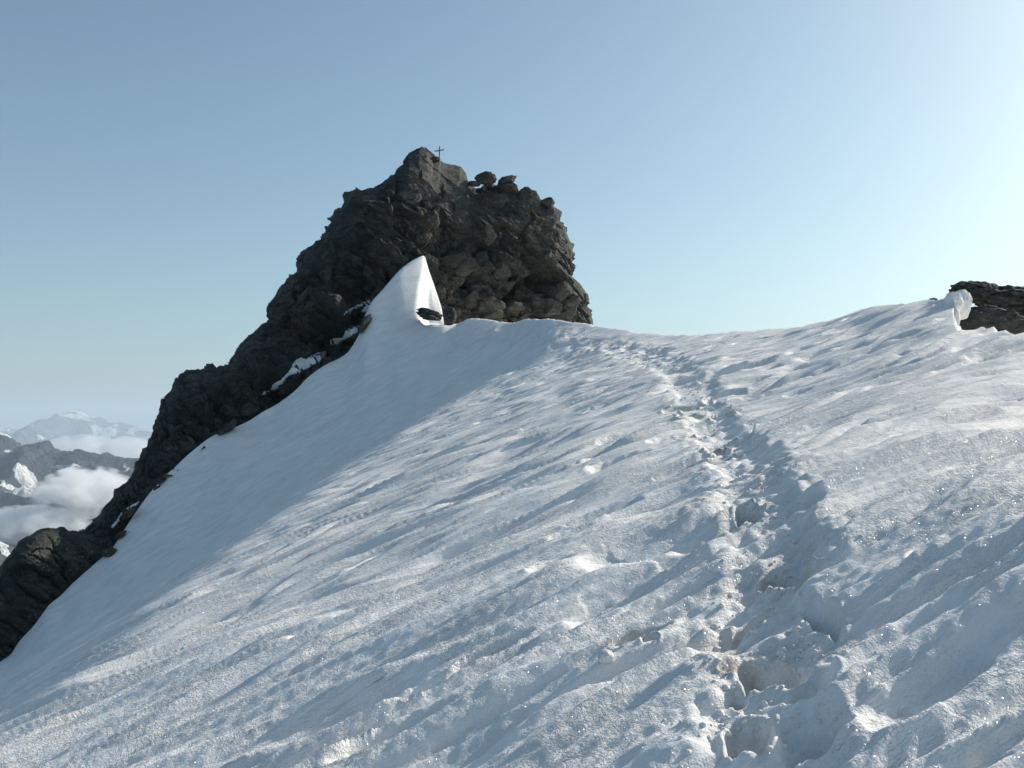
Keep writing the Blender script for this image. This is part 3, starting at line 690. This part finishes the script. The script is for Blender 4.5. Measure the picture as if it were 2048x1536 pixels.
stone('boulder', 'thin dark slab bridging the sky gap beside the rounded boulder', 948, 367, 15, 5.5, TD + 2, 302, -4)
stone('boulder', 'pointed slab tilted up to the right on the jagged crest', 1014, 361, 21, 9, TD + 3, 303, -17)
stone('boulder', 'flat dark block under the pointed tilted slab', 1016, 376, 24, 10, TD + 3, 304, 10)
stone('boulder', 'largest bulky boulder on the right shoulder of the summit', 1056, 396, 26, 21, TD + 3.4, 305, 12)
stone('boulder', 'small mushroom shaped boulder at the right end of the summit crest', 1094, 406, 15.5, 12, TD + 4, 306, 10)
stone('boulder', 'rounded boulder forming the very top left of the cross', 843, 317, 29, 20, TD + 1.2, 307, -14)
stone('boulder', 'small flat stone at the foot of the cross', 872, 319, 9, 5.5, TD + .6, 308, 5, sub=3)
stone('boulder', 'upright dark stone between the snow tongue and the summit rocks', 899, 634, 15, 20, 65.4, 313, 4)
stone('boulder', 'low jagged boulder sticking out of the sunlit snow scoop', 859, 629, 28, 12, 64.2, 317, 12, rough_=.3, planes_min=.7)

# ------------------------------------------------------------------ summit cross
def box(bm, c, s, rot=None):
    g = bmesh.ops.create_cube(bm, size=1.0); M = Matrix.Translation(c) @ (rot.to_matrix().to_4x4() if rot else Matrix()) @ Matrix.Diagonal((*s, 1))
    bmesh.ops.transform(bm, matrix=M, verts=g['verts'])
    bmesh.ops.bevel(bm, geom=list({e for v in g['verts'] for e in v.link_edges}), offset=min(s) * .15, segments=1, affect='EDGES')
tw = NT('weathered_wood'); bs = tw.n('ShaderNodeBsdfPrincipled'); tcw = tw.n('ShaderNodeTexCoord')
nz = tw.noise(tcw.outputs['Object'], 12, 5, .7)
tw.l(tw.ramp(nz, [(.3, (.045, .038, .034)), (.7, (.13, .105, .085))]), bs.inputs['Base Color']); bs.inputs['Roughness'].default_value = .8; tw.l(bs.outputs[0], tw.out.inputs[0])
cd = 75.0; mpx = cd / FOC
cross = bpy.data.objects.new('summit_cross', None); C.objects.link(cross)
cross['label'] = 'small slim dark summit cross standing on the rock top'; cross['category'] = 'cross'
cross.location = px(878.3, 322, cd)
cross.rotation_euler = (0, R(2), 0)
H = 29.5 * mpx
bm = bmesh.new(); box(bm, (0, 0, H / 2 - .15), (.075, .075, H + .3)); me = bpy.data.meshes.new('upright'); bm.to_mesh(me); bm.free()
obj('upright', me, tw.m, cross)
bm = bmesh.new(); box(bm, (0, 0, 0), (19 * mpx, .06, .075)); me = bpy.data.meshes.new('crossbar'); bm.to_mesh(me); bm.free()
cb = obj('crossbar', me, tw.m, cross); cb.location = (0, -.07, 20.5 * mpx); cb.rotation_euler = (0, R(-11), 0)
bm = bmesh.new()
for k_ in range(2):
    box(bm, (0, -.105, 20.5 * mpx + (-.03 if k_ else .03)), (.09, .02, .02))
me = bpy.data.meshes.new('bolt'); bm.to_mesh(me); bm.free(); obj('bolt_plate', me, tw.m, cross)

# ------------------------------------------------------------------ snow strips lying on the rock
def patch(name, label, poly, dist_off=.04, thick=.12, seed=1, group='snow strips on the rocks', nres=2.0):
    """poly: outline in photo pixels; the patch lies on the rock, thin at its rim"""
    P = np.array(poly, float); x0, y0 = P.min(0) - 3; x1, y1 = P.max(0) + 3
    gx = np.arange(x0, x1, nres); gy = np.arange(y0, y1, nres)
    GX, GY = np.meshgrid(gx, gy, indexing='ij')
    # signed distance to the polygon
    a = P; b = np.roll(P, -1, 0); inside = np.zeros(GX.shape, bool); dm = np.full(GX.shape, 1e9)
    for (ax, ay), (bx_, by_) in zip(a, b):
        t = np.clip(((GX - ax) * (bx_ - ax) + (GY - ay) * (by_ - ay)) / ((bx_ - ax) ** 2 + (by_ - ay) ** 2 + 1e-9), 0, 1)
        dm = np.minimum(dm, np.hypot(GX - ax - t * (bx_ - ax), GY - ay - t * (by_ - ay)))
        c = ((ay > GY) != (by_ > GY)) & (GX < (bx_ - ax) * (GY - ay) / (by_ - ay + 1e-12) + ax); inside ^= c
    sd = np.where(inside, dm, -dm) + 1.6 * per2(GX / 5, GY / 5, seed)
    D = np.full(GX.shape, np.nan)
    for i in range(GX.shape[0]):
        for j in range(GX.shape[1]):
            if sd[i, j] > -4:
                h = hit(GX[i, j], GY[i, j])
                if h is not None: D[i, j] = h.y
    ok = ~np.isnan(D)
    if not ok.any(): return
    D[~ok] = D[ok].mean()
    # snow bridges the hollows: keep the near envelope of the rock, smoothed
    Dm = D.copy()
    for _ in range(5):
        Q = np.pad(Dm, 1, mode='edge'); Dm = np.minimum(D, (Q[:-2, 1:-1] + Q[2:, 1:-1] + Q[1:-1, :-2] + Q[1:-1, 2:] + 4 * Dm) / 8)
    for _ in range(4):
        Q = np.pad(Dm, 1, mode='edge'); Dm = (Q[:-2, 1:-1] + Q[2:, 1:-1] + Q[1:-1, :-2] + Q[1:-1, 2:] + 4 * Dm) / 8
    Df = Dm - dist_off - thick * np.sqrt(np.clip(sd, 0, 12) / 12) + .03 * per2(GX / 4, GY / 2, seed + 3)
    Df = np.where(sd < 0, Dm + .8 * np.clip(-sd / 4, 0, 1), Df)
    bm = bmesh.new(); V = {}
    cor = (sd[:-1, :-1] > -2.0) & (sd[1:, :-1] > -2.0) & (sd[1:, 1:] > -2.0) & (sd[:-1, 1:] > -2.0)
    def vv(i, j):
        if (i, j) not in V: V[(i, j)] = bm.verts.new(px(GX[i, j], GY[i, j], Df[i, j]))
        return V[(i, j)]
    for i, j in zip(*np.nonzero(cor)):
        bm.faces.new((vv(i, j), vv(i, j + 1), vv(i + 1, j + 1), vv(i + 1, j)))
    g = bmesh.ops.extrude_face_region(bm, geom=bm.faces[:])
    bmesh.ops.translate(bm, vec=(0, .9, -.1), verts=[e for e in g['geom'] if isinstance(e, bmesh.types.BMVert)])
    bmesh.ops.recalc_face_normals(bm, faces=bm.faces)
    me = bpy.data.meshes.new(name); bm.to_mesh(me); bm.free(); smooth(me)
    return obj(name, me, M_SNOWFAR, label=label, cat='snow patch', group=group)
patch('snow_patch', 'short thin snow sliver highest on the rock left of the snow tongue', [(733, 603), (724, 612), (708, 618), (697, 624), (688, 630), (690, 624), (706, 615), (722, 606)], seed=1)
patch('snow_patch', 'small snow wedge between two dark ribs beside the main snow edge', [(752, 618), (738, 621), (728, 625), (722, 622), (730, 612), (732, 602), (748, 598), (760, 606)], seed=6)
patch('snow_patch', 'long snow ribbon behind the dark rib slanting down from the snow edge', [(741, 641), (738, 652), (722, 660), (705, 671), (690, 680), (672, 689), (664, 690), (660, 682), (670, 676), (684, 677), (692, 660), (706, 655), (722, 650)], seed=2)
patch('snow_patch', 'broad snow strip lying in the groove halfway down the rocks', [(652, 702), (645, 716), (630, 728), (612, 738), (594, 748), (578, 752), (568, 764), (560, 776), (553, 780), (541, 781), (545, 768), (560, 760), (572, 748), (580, 738), (590, 722), (602, 714), (612, 718), (622, 712), (636, 706)], seed=3)
patch('snow_patch', 'thin snow sliver at the low end of the long groove', [(540, 782), (532, 788), (523, 790), (528, 783)], seed=4)
patch('snow_patch', 'narrow snow wedge above the low rocks on the left', [(272, 1012), (258, 1020), (246, 1032), (236, 1046), (224, 1058), (222, 1054), (234, 1038), (246, 1022), (262, 1010), (280, 1002)], seed=5)

# dark rocks breaking through the snow edge low on the left
stone('boulder', 'long low rock breaking through the snow low on the left', 256, 1028, 20, 7.5, 52.6, 401, -38, dscale=.8)
stone('boulder', 'small dark rock under the long low one at the snow edge', 240, 1070, 15, 6, 51.9, 402, -32, dscale=.8)
stone('boulder', 'pointed rock tip poking out of the snow edge under the ridge', 456, 856, 24, 9, 57.9, 403, -42, dscale=.8)
stone('boulder', 'dark rib tip poking through the snow beside the snow tongue', 729, 648, 24, 8.5, 64.3, 405, -56, dscale=.8)
stone('boulder', 'dark rock lip hanging over the snow corner on the left', 218, 1104, 20, 9, 51.2, 404, -5, dscale=.8)

# ------------------------------------------------------------------ rocks on the right
stone('outcrop', 'upper dark slab of the right outcrop with a pointed left end', 1944, 582, 54, 24, 24.5, 501, -6, 'rock', 5, .22, .9, M_ROCKN)
stone('outcrop', 'long dark boulder running out of the picture on the right', 2040, 606, 100, 38, 25.2, 502, 4, 'rock', 5, .24, .8, M_ROCKN)
stone('outcrop', 'rounded dark boulder low at the right above the snow', 1985, 646, 76, 34, 23.6, 503, 4, 'rock', 5, .16, .7, M_ROCKN, planes_min=.75)
stone('outcrop', 'dark base rock behind the snow edge at far right', 2075, 705, 150, 92, 25.4, 504, 0, 'rock', 5, .10, .8, M_ROCKN)
stone('outcrop', 'tiny dark stone tip on the snow crest left of the outcrop', 1866, 601, 9, 5, 23.5, 505, -6, 'rock', 3, .1, .9, M_ROCKN)

# snow lobes that overhang in front of the outcrop
def lobe(name, label, pxc, pyc, rw, rh, dist, seed, rot, dsc=1.0, mat=M_SNOWFAR, cat='snow lobe', sub=5, amp_=.12, group=None):
    bm = bmesh.new(); bmesh.ops.create_icosphere(bm, subdivisions=sub, radius=1.0)
    d = np.array([v.co[:] for v in bm.verts]); p = d * (1 + amp_ * fbm3(d * 1.3 + seed, 3, seed) + amp_ * .35 * fbm3(d * 5 + seed, 3, seed + 4))[:, None]
    m = dist / FOC; p *= np.array([rw * m, rw * m * dsc, rh * m])
    for v, c in zip(bm.verts, p): v.co = c
    me = bpy.data.meshes.new(name); bm.to_mesh(me); bm.free(); smooth(me)
    o = obj(name, me, mat, label=label, cat=cat, group=group); o.location = px(pxc, pyc, dist); o.rotation_euler = (0, R(rot), 0); return o
lobe('snow_lobe', 'large rounded snow lobe curling over in front of the right outcrop', 1922, 611, 21, 29, 21.2, 11, 16, amp_=.2)
lobe('snow_lobe', 'smaller snow knob beside the large curled lobe at the crest', 1908, 603, 17, 20, 20.8, 12, -20)
lobe('snow_lobe', 'low snow foot under the curled lobe at the crest', 1908, 640, 11, 22, 20.6, 13, 8)
ib = surf_snow(1210, 1318)
lobe('ice_lump', 'fist sized rounded lump of wet snow left of the track', 1211, 1313, 17, 14, ib.y - .02, 21, 0, .9, M_SNOWFAR, 'snow lump', 4, .10)

# ------------------------------------------------------------------ crumbs of snow along the track
rs = np.random.RandomState(5)
bmc = bmesh.new()
base = []
for k_ in range(5):
    b_ = bmesh.new(); bmesh.ops.create_icosphere(b_, subdivisions=1, radius=1.0)
    vs = np.array([v.co[:] for v in b_.verts]) * (1 + .35 * rs.uniform(-1, 1, (len(b_.verts), 1))); fs = np.array([[v.index for v in f.verts] for f in b_.faces]); base.append((vs, fs)); b_.free()
VV = []; FF = []; off = 0
path = [(1500, 1536), (1440, 1440), (1600, 1440), (1480, 1330), (1600, 1300), (1510, 1200), (1560, 1060), (1500, 970), (1450, 880), (1400, 815), (1375, 770), (1340, 735), (1290, 708), (1240, 692), (1160, 684), (1080, 668), (1000, 652)]
for k_ in range(600):
    i = rs.randint(len(path) - 1); t = rs.rand(); a, b = path[i], path[i + 1]
    cyp = a[1] + (b[1] - a[1]) * t + rs.normal() * 14; sp = 30 + 60 * max(0, (cyp - 700) / 836)
    cxp = a[0] + (b[0] - a[0]) * t + rs.normal() * sp
    if cyp > 1560 or cyp < 645: continue
    h = surf_snow(cxp, cyp)
    sz = min(.004 + .010 * rs.rand() ** 2 + h.y * .0007 * rs.rand(), .045) * (1.9 if rs.rand() < .06 else 1)
    vs, fs = base[rs.randint(5)]
    VV.append(vs * sz * np.array([1, 1, .75]) + np.array(h)); FF.append(fs + off); off += len(vs)
me = bpy.data.meshes.new('snow_crumbs'); me.from_pydata(np.concatenate(VV).tolist(), [], np.concatenate(FF).tolist()); me.update(); smooth(me)
obj('snow_crumbs', me, M_SNOWFAR, kind='stuff', label='loose crumbs of snow kicked up along the track')

# ------------------------------------------------------------------ far mountains, valley, clouds
def mountain_material(name, rock, snow_, lo, hi, sc):
    t = NT(name); g = t.n('ShaderNodeNewGeometry'); tc = t.n('ShaderNodeTexCoord'); P = tc.outputs['Object']
    n1 = t.noise(P, 1 / (450 * sc), 8, .62); n2 = t.noise(P, 1 / (110 * sc), 6, .65)
    at = t.n('ShaderNodeAttribute', attribute_name='snow')
    f = t.math('ADD', at.outputs['Fac'], t.math('MULTIPLY', t.math('SUBTRACT', n1, .5), 2.4)); f = t.math('ADD', f, t.math('MULTIPLY', t.math('SUBTRACT', n2, .5), 1.6))
    f = t.math('MULTIPLY', t.math('SUBTRACT', f, .5), 9, clamp=True)
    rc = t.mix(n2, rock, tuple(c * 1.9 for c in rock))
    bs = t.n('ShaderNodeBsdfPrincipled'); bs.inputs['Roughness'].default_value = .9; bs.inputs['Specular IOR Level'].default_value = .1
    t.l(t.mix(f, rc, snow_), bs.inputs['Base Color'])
    b = t.n('ShaderNodeBump'); b.inputs['Strength'].default_value = 1.0; b.inputs['Distance'].default_value = 90 * sc
    t.l(n2, b.inputs['Height']); t.l(b.outputs[0], bs.inputs['Normal'])
    t.l(bs.outputs[0], t.out.inputs[0]); return t.m

def mountain(name, label, sil, D, depth, slope, rockc, sc, seed, snow_fn, ncol=320, nrow=170, rug=1.0, back=.5):
    sil = np.array(sil, float)
    c = np.linspace(sil[0, 0], sil[-1, 0], ncol); r = np.interp(c, sil[:, 0], sil[:, 1]) + 7.0 * rug * fbm2(c / 13, c * 0 + seed + .37, 5, seed, .75)
    Ec = (HY - r) / FOC
    t = np.linspace(-1, .6, nrow)                       # -1 toward the camera, >0 behind the crest
    Yd = D + t[None, :] * depth + 0 * c[:, None]
    Xd = (c[:, None] - HX) / FOC * (D + 0 * Yd)
    zc = Ec * D
    dist = np.abs(t[None, :] * depth)
    Zd = zc[:, None] - slope * dist ** .97 * np.where(t[None, :] < 0, 1, 1.2)
    L = 900 * sc
    rid = 1 - 2 * np.abs(fbm2(Xd / L, Yd / (L * 1.2), 6, seed, .55))
    rid2 = fbm2(Xd / (L * .3), Yd / (L * .3), 5, seed + 50, .6)
    envelope = np.clip(dist / (.22 * depth), 0, 1) ** .8
    Zd = Zd + (rid - .55) * 420 * sc * rug * envelope + rid2 * 130 * sc * rug * np.clip(dist / (.05 * depth) + .08, 0, 1)
    gx, gy = np.gradient(Zd); gx /= np.maximum(np.abs(np.gradient(Xd, axis=0)), 1); gy /= np.abs(np.gradient(Yd, axis=1))
    st_ = np.hypot(gx, gy)
    rowq = HY - Zd / Yd * FOC; colq = Xd / Yd * FOC + HX
    sn = snow_fn(colq, rowq, st_)
    me = grid_mesh(name, np.stack([Xd, Yd, Zd], -1)); smooth(me)
    a = me.attributes.new('snow', 'FLOAT', 'POINT'); a.data.foreach_set('value', sn.reshape(-1).astype(np.float32))
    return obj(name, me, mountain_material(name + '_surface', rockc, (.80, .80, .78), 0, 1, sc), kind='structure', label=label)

def bl(c, r, cx_, cy_, rx, ry, ang=0):
    a = R(ang); dx = c - cx_; dy = r - cy_; p = dx * math.cos(a) + dy * math.sin(a); q_ = -dx * math.sin(a) + dy * math.cos(a)
    return np.exp(-((p / rx) ** 2 + (q_ / ry) ** 2))
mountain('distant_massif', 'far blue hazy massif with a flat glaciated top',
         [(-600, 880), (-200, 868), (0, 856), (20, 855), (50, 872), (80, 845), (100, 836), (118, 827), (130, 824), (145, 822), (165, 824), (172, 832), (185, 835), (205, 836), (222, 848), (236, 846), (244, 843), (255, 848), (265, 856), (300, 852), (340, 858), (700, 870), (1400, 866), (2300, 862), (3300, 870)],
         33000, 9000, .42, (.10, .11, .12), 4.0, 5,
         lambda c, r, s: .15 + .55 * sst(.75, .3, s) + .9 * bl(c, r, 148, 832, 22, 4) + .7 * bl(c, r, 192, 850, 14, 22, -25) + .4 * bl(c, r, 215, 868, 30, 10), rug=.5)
mountain('far_pyramid_peak', 'small blue pyramid peak in front of the distant massif',
         [(-120, 905), (-40, 880), (0, 868), (22, 866), (40, 858), (58, 849), (66, 856), (76, 866), (95, 880), (130, 893), (180, 900), (260, 900), (330, 905)],
         24000, 5000, .5, (.08, .09, .10), 2.6, 15, lambda c, r, s: .1 + .45 * sst(.8, .3, s) + .4 * bl(c, r, 80, 875, 18, 8), rug=.6, ncol=180, nrow=90)
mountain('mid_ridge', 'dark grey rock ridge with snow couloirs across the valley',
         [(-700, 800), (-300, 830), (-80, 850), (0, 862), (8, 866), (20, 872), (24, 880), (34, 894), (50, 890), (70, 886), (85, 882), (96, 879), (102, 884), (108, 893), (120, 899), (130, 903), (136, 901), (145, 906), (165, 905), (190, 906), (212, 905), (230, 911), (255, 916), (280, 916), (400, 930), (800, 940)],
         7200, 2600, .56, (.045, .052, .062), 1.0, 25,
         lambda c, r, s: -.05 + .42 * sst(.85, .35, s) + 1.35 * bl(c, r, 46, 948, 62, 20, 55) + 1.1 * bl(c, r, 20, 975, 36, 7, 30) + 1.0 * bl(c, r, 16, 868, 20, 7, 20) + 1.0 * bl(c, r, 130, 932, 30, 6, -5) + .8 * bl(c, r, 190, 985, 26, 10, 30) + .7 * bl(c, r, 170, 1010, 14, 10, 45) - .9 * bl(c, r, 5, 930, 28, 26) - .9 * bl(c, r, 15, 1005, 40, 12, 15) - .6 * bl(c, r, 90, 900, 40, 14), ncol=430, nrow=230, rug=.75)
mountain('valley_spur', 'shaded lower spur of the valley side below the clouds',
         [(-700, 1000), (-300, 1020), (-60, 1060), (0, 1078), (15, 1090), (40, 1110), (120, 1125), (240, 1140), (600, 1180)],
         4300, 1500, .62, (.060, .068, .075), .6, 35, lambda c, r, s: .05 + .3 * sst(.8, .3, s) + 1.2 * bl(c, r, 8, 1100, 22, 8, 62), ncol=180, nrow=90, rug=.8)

# valley floor to the horizon
tv = NT('valley_floor_ground'); bs = tv.n('ShaderNodeBsdfPrincipled'); tcv = tv.n('ShaderNodeTexCoord')
tv.l(tv.ramp(tv.noise(tcv.outputs['Object'], 1 / 2500, 8, .6), [(.35, (.035, .05, .03)), (.55, (.07, .08, .06)), (.7, (.12, .12, .11))]), bs.inputs['Base Color']); bs.inputs['Roughness'].default_value = .95
tv.l(bs.outputs[0], tv.out.inputs[0])
nv = 160; gx = np.linspace(-60000, 60000, nv)
GX, GY = np.meshgrid(gx, gx, indexing='ij'); GZ = -2050 + 380 * fbm2(GX / 7000, GY / 7000, 5, 77)
me = grid_mesh('valley_floor', np.stack([GX, GY, GZ], -1)); smooth(me)
obj('valley_floor', me, tv.m, kind='structure', label='deep valley country far below the summit')
# the mountain the camera stands on, so that the ridge is not a floating sheet
sx_ = [(-520, -900), (-260, -520), (-120, -230), (-45, -75), (-12, -22), (30, -30), (90, -95), (260, -330), (520, -620), (900, -1400)]
na, nb = 90, 90
ax_ = np.linspace(-1500, 1500, na); ay_ = np.linspace(-1200, 1300, nb)
AX, AY = np.meshgrid(ax_, ay_, indexing='ij')
rd = np.hypot(np.maximum(np.abs(AX) - 25, 0), np.maximum(np.abs(AY - 40) - 45, 0))
AZ_ = -26 - .95 * rd - 20 * np.abs(fbm2(AX / 160, AY / 160, 5, 91)) * np.clip(rd / 60, 0, 1)
t2 = NT('lower_mountain_surface')
me = grid_mesh('mountain_flank', np.stack([AX, AY, AZ_], -1)); smooth(me)
t2.m.name = 'flank_unused'
obj('mountain_flank', me, M_ROCK, kind='structure', label='steep rock flanks under the snow ridge')

HAZE_D = 3.9e-5
def haze_box():
    bm = bmesh.new(); g = bmesh.ops.create_cube(bm, size=1.0)
    x0, x1, y0, y1, z0, z1 = -62000, 62000, -62000, 62000, -2700, 1300
    bmesh.ops.transform(bm, matrix=Matrix.Translation(((x0 + x1) / 2, (y0 + y1) / 2, (z0 + z1) / 2)) @ Matrix.Diagonal((x1 - x0, y1 - y0, z1 - z0, 1)), verts=g['verts'])
    me = bpy.data.meshes.new('haze'); bm.to_mesh(me); bm.free()
    t = NT('haze_air'); v = t.n('ShaderNodeVolumePrincipled'); v.inputs['Density'].default_value = HAZE_D; v.inputs['Color'].default_value = (.72, .86, 1.0, 1); v.inputs['Anisotropy'].default_value = .1
    t.l(v.outputs[0], t.out.inputs['Volume'])
    obj('haze', me, t.m, kind='stuff', label='thin blue summer haze between the mountains')
haze_box()

def cloud(name, label, pxc, pyc, rw, rh, dist, depth, dens, seed, nscale=2.6, thr=.42, soft=.9):
    m = dist / FOC
    bm = bmesh.new(); bmesh.ops.create_icosphere(bm, subdivisions=4, radius=1.0)
    d = np.array([v.co[:] for v in bm.verts]) * np.array([rw * m, depth, rh * m])
    for v, c_ in zip(bm.verts, d): v.co = c_
    me = bpy.data.meshes.new(name); bm.to_mesh(me); bm.free()
    t = NT(name + '_vapour'); tc = t.n('ShaderNodeTexCoord')
    sc = t.n('ShaderNodeVectorMath', operation='MULTIPLY'); t.l(tc.outputs['Object'], sc.inputs[0]); sc.inputs[1].default_value = (1 / (rw * m), 1 / depth, 1 / (rh * m))
    ln = t.n('ShaderNodeVectorMath', operation='LENGTH'); t.l(sc.outputs[0], ln.inputs[0])
    ns = t.n('ShaderNodeVectorMath', operation='MULTIPLY'); t.l(tc.outputs['Object'], ns.inputs[0]); ns.inputs[1].default_value = (1 / (rh * m * 1.4), 1 / (rh * m * 1.4), 1 / (rh * m * 1.0))
    of = t.n('ShaderNodeVectorMath', operation='ADD'); t.l(ns.outputs[0], of.inputs[0]); of.inputs[1].default_value = (seed * 3.1, seed, 0)
    nz = t.noise(of.outputs[0], nscale * .45, 6, .58)
    f = t.math('SUBTRACT', t.math('ADD', t.math('MULTIPLY', t.math('SUBTRACT', nz, .5), 3.2), soft), ln.outputs['Value'])
    f = t.math('MULTIPLY', t.math('MULTIPLY', f, 3.0, clamp=True), dens)
    v = t.n('ShaderNodeVolumePrincipled'); v.inputs['Color'].default_value = (.97, .97, .98, 1); v.inputs['Anisotropy'].default_value = .0
    t.l(f, v.inputs['Density']); t.l(v.outputs[0], t.out.inputs['Volume'])
    t.m.cycles.volume_step_rate = 1.0 if hasattr(t.m.cycles, 'volume_step_rate') else 1.0
    return obj(name, me, t.m, kind='stuff', label=label, loc=px(pxc, pyc, dist))
cloud('valley_cloud', 'large soft bank of mist filling the valley before the ridge', 172, 984, 88, 54, 4900, 380, .016, 3)
cloud('valley_cloud', 'low mist bank at the left border under the glacier', 50, 1048, 130, 38, 4800, 380, .014, 5)
cloud('valley_cloud', 'puffy cumulus cloud behind the dark ridge', 165, 900, 75, 32, 15000, 700, .004, 7)
cloud('valley_cloud', 'smaller cumulus cloud touching the rock edge behind the ridge', 262, 905, 60, 34, 14500, 600, .004, 9)
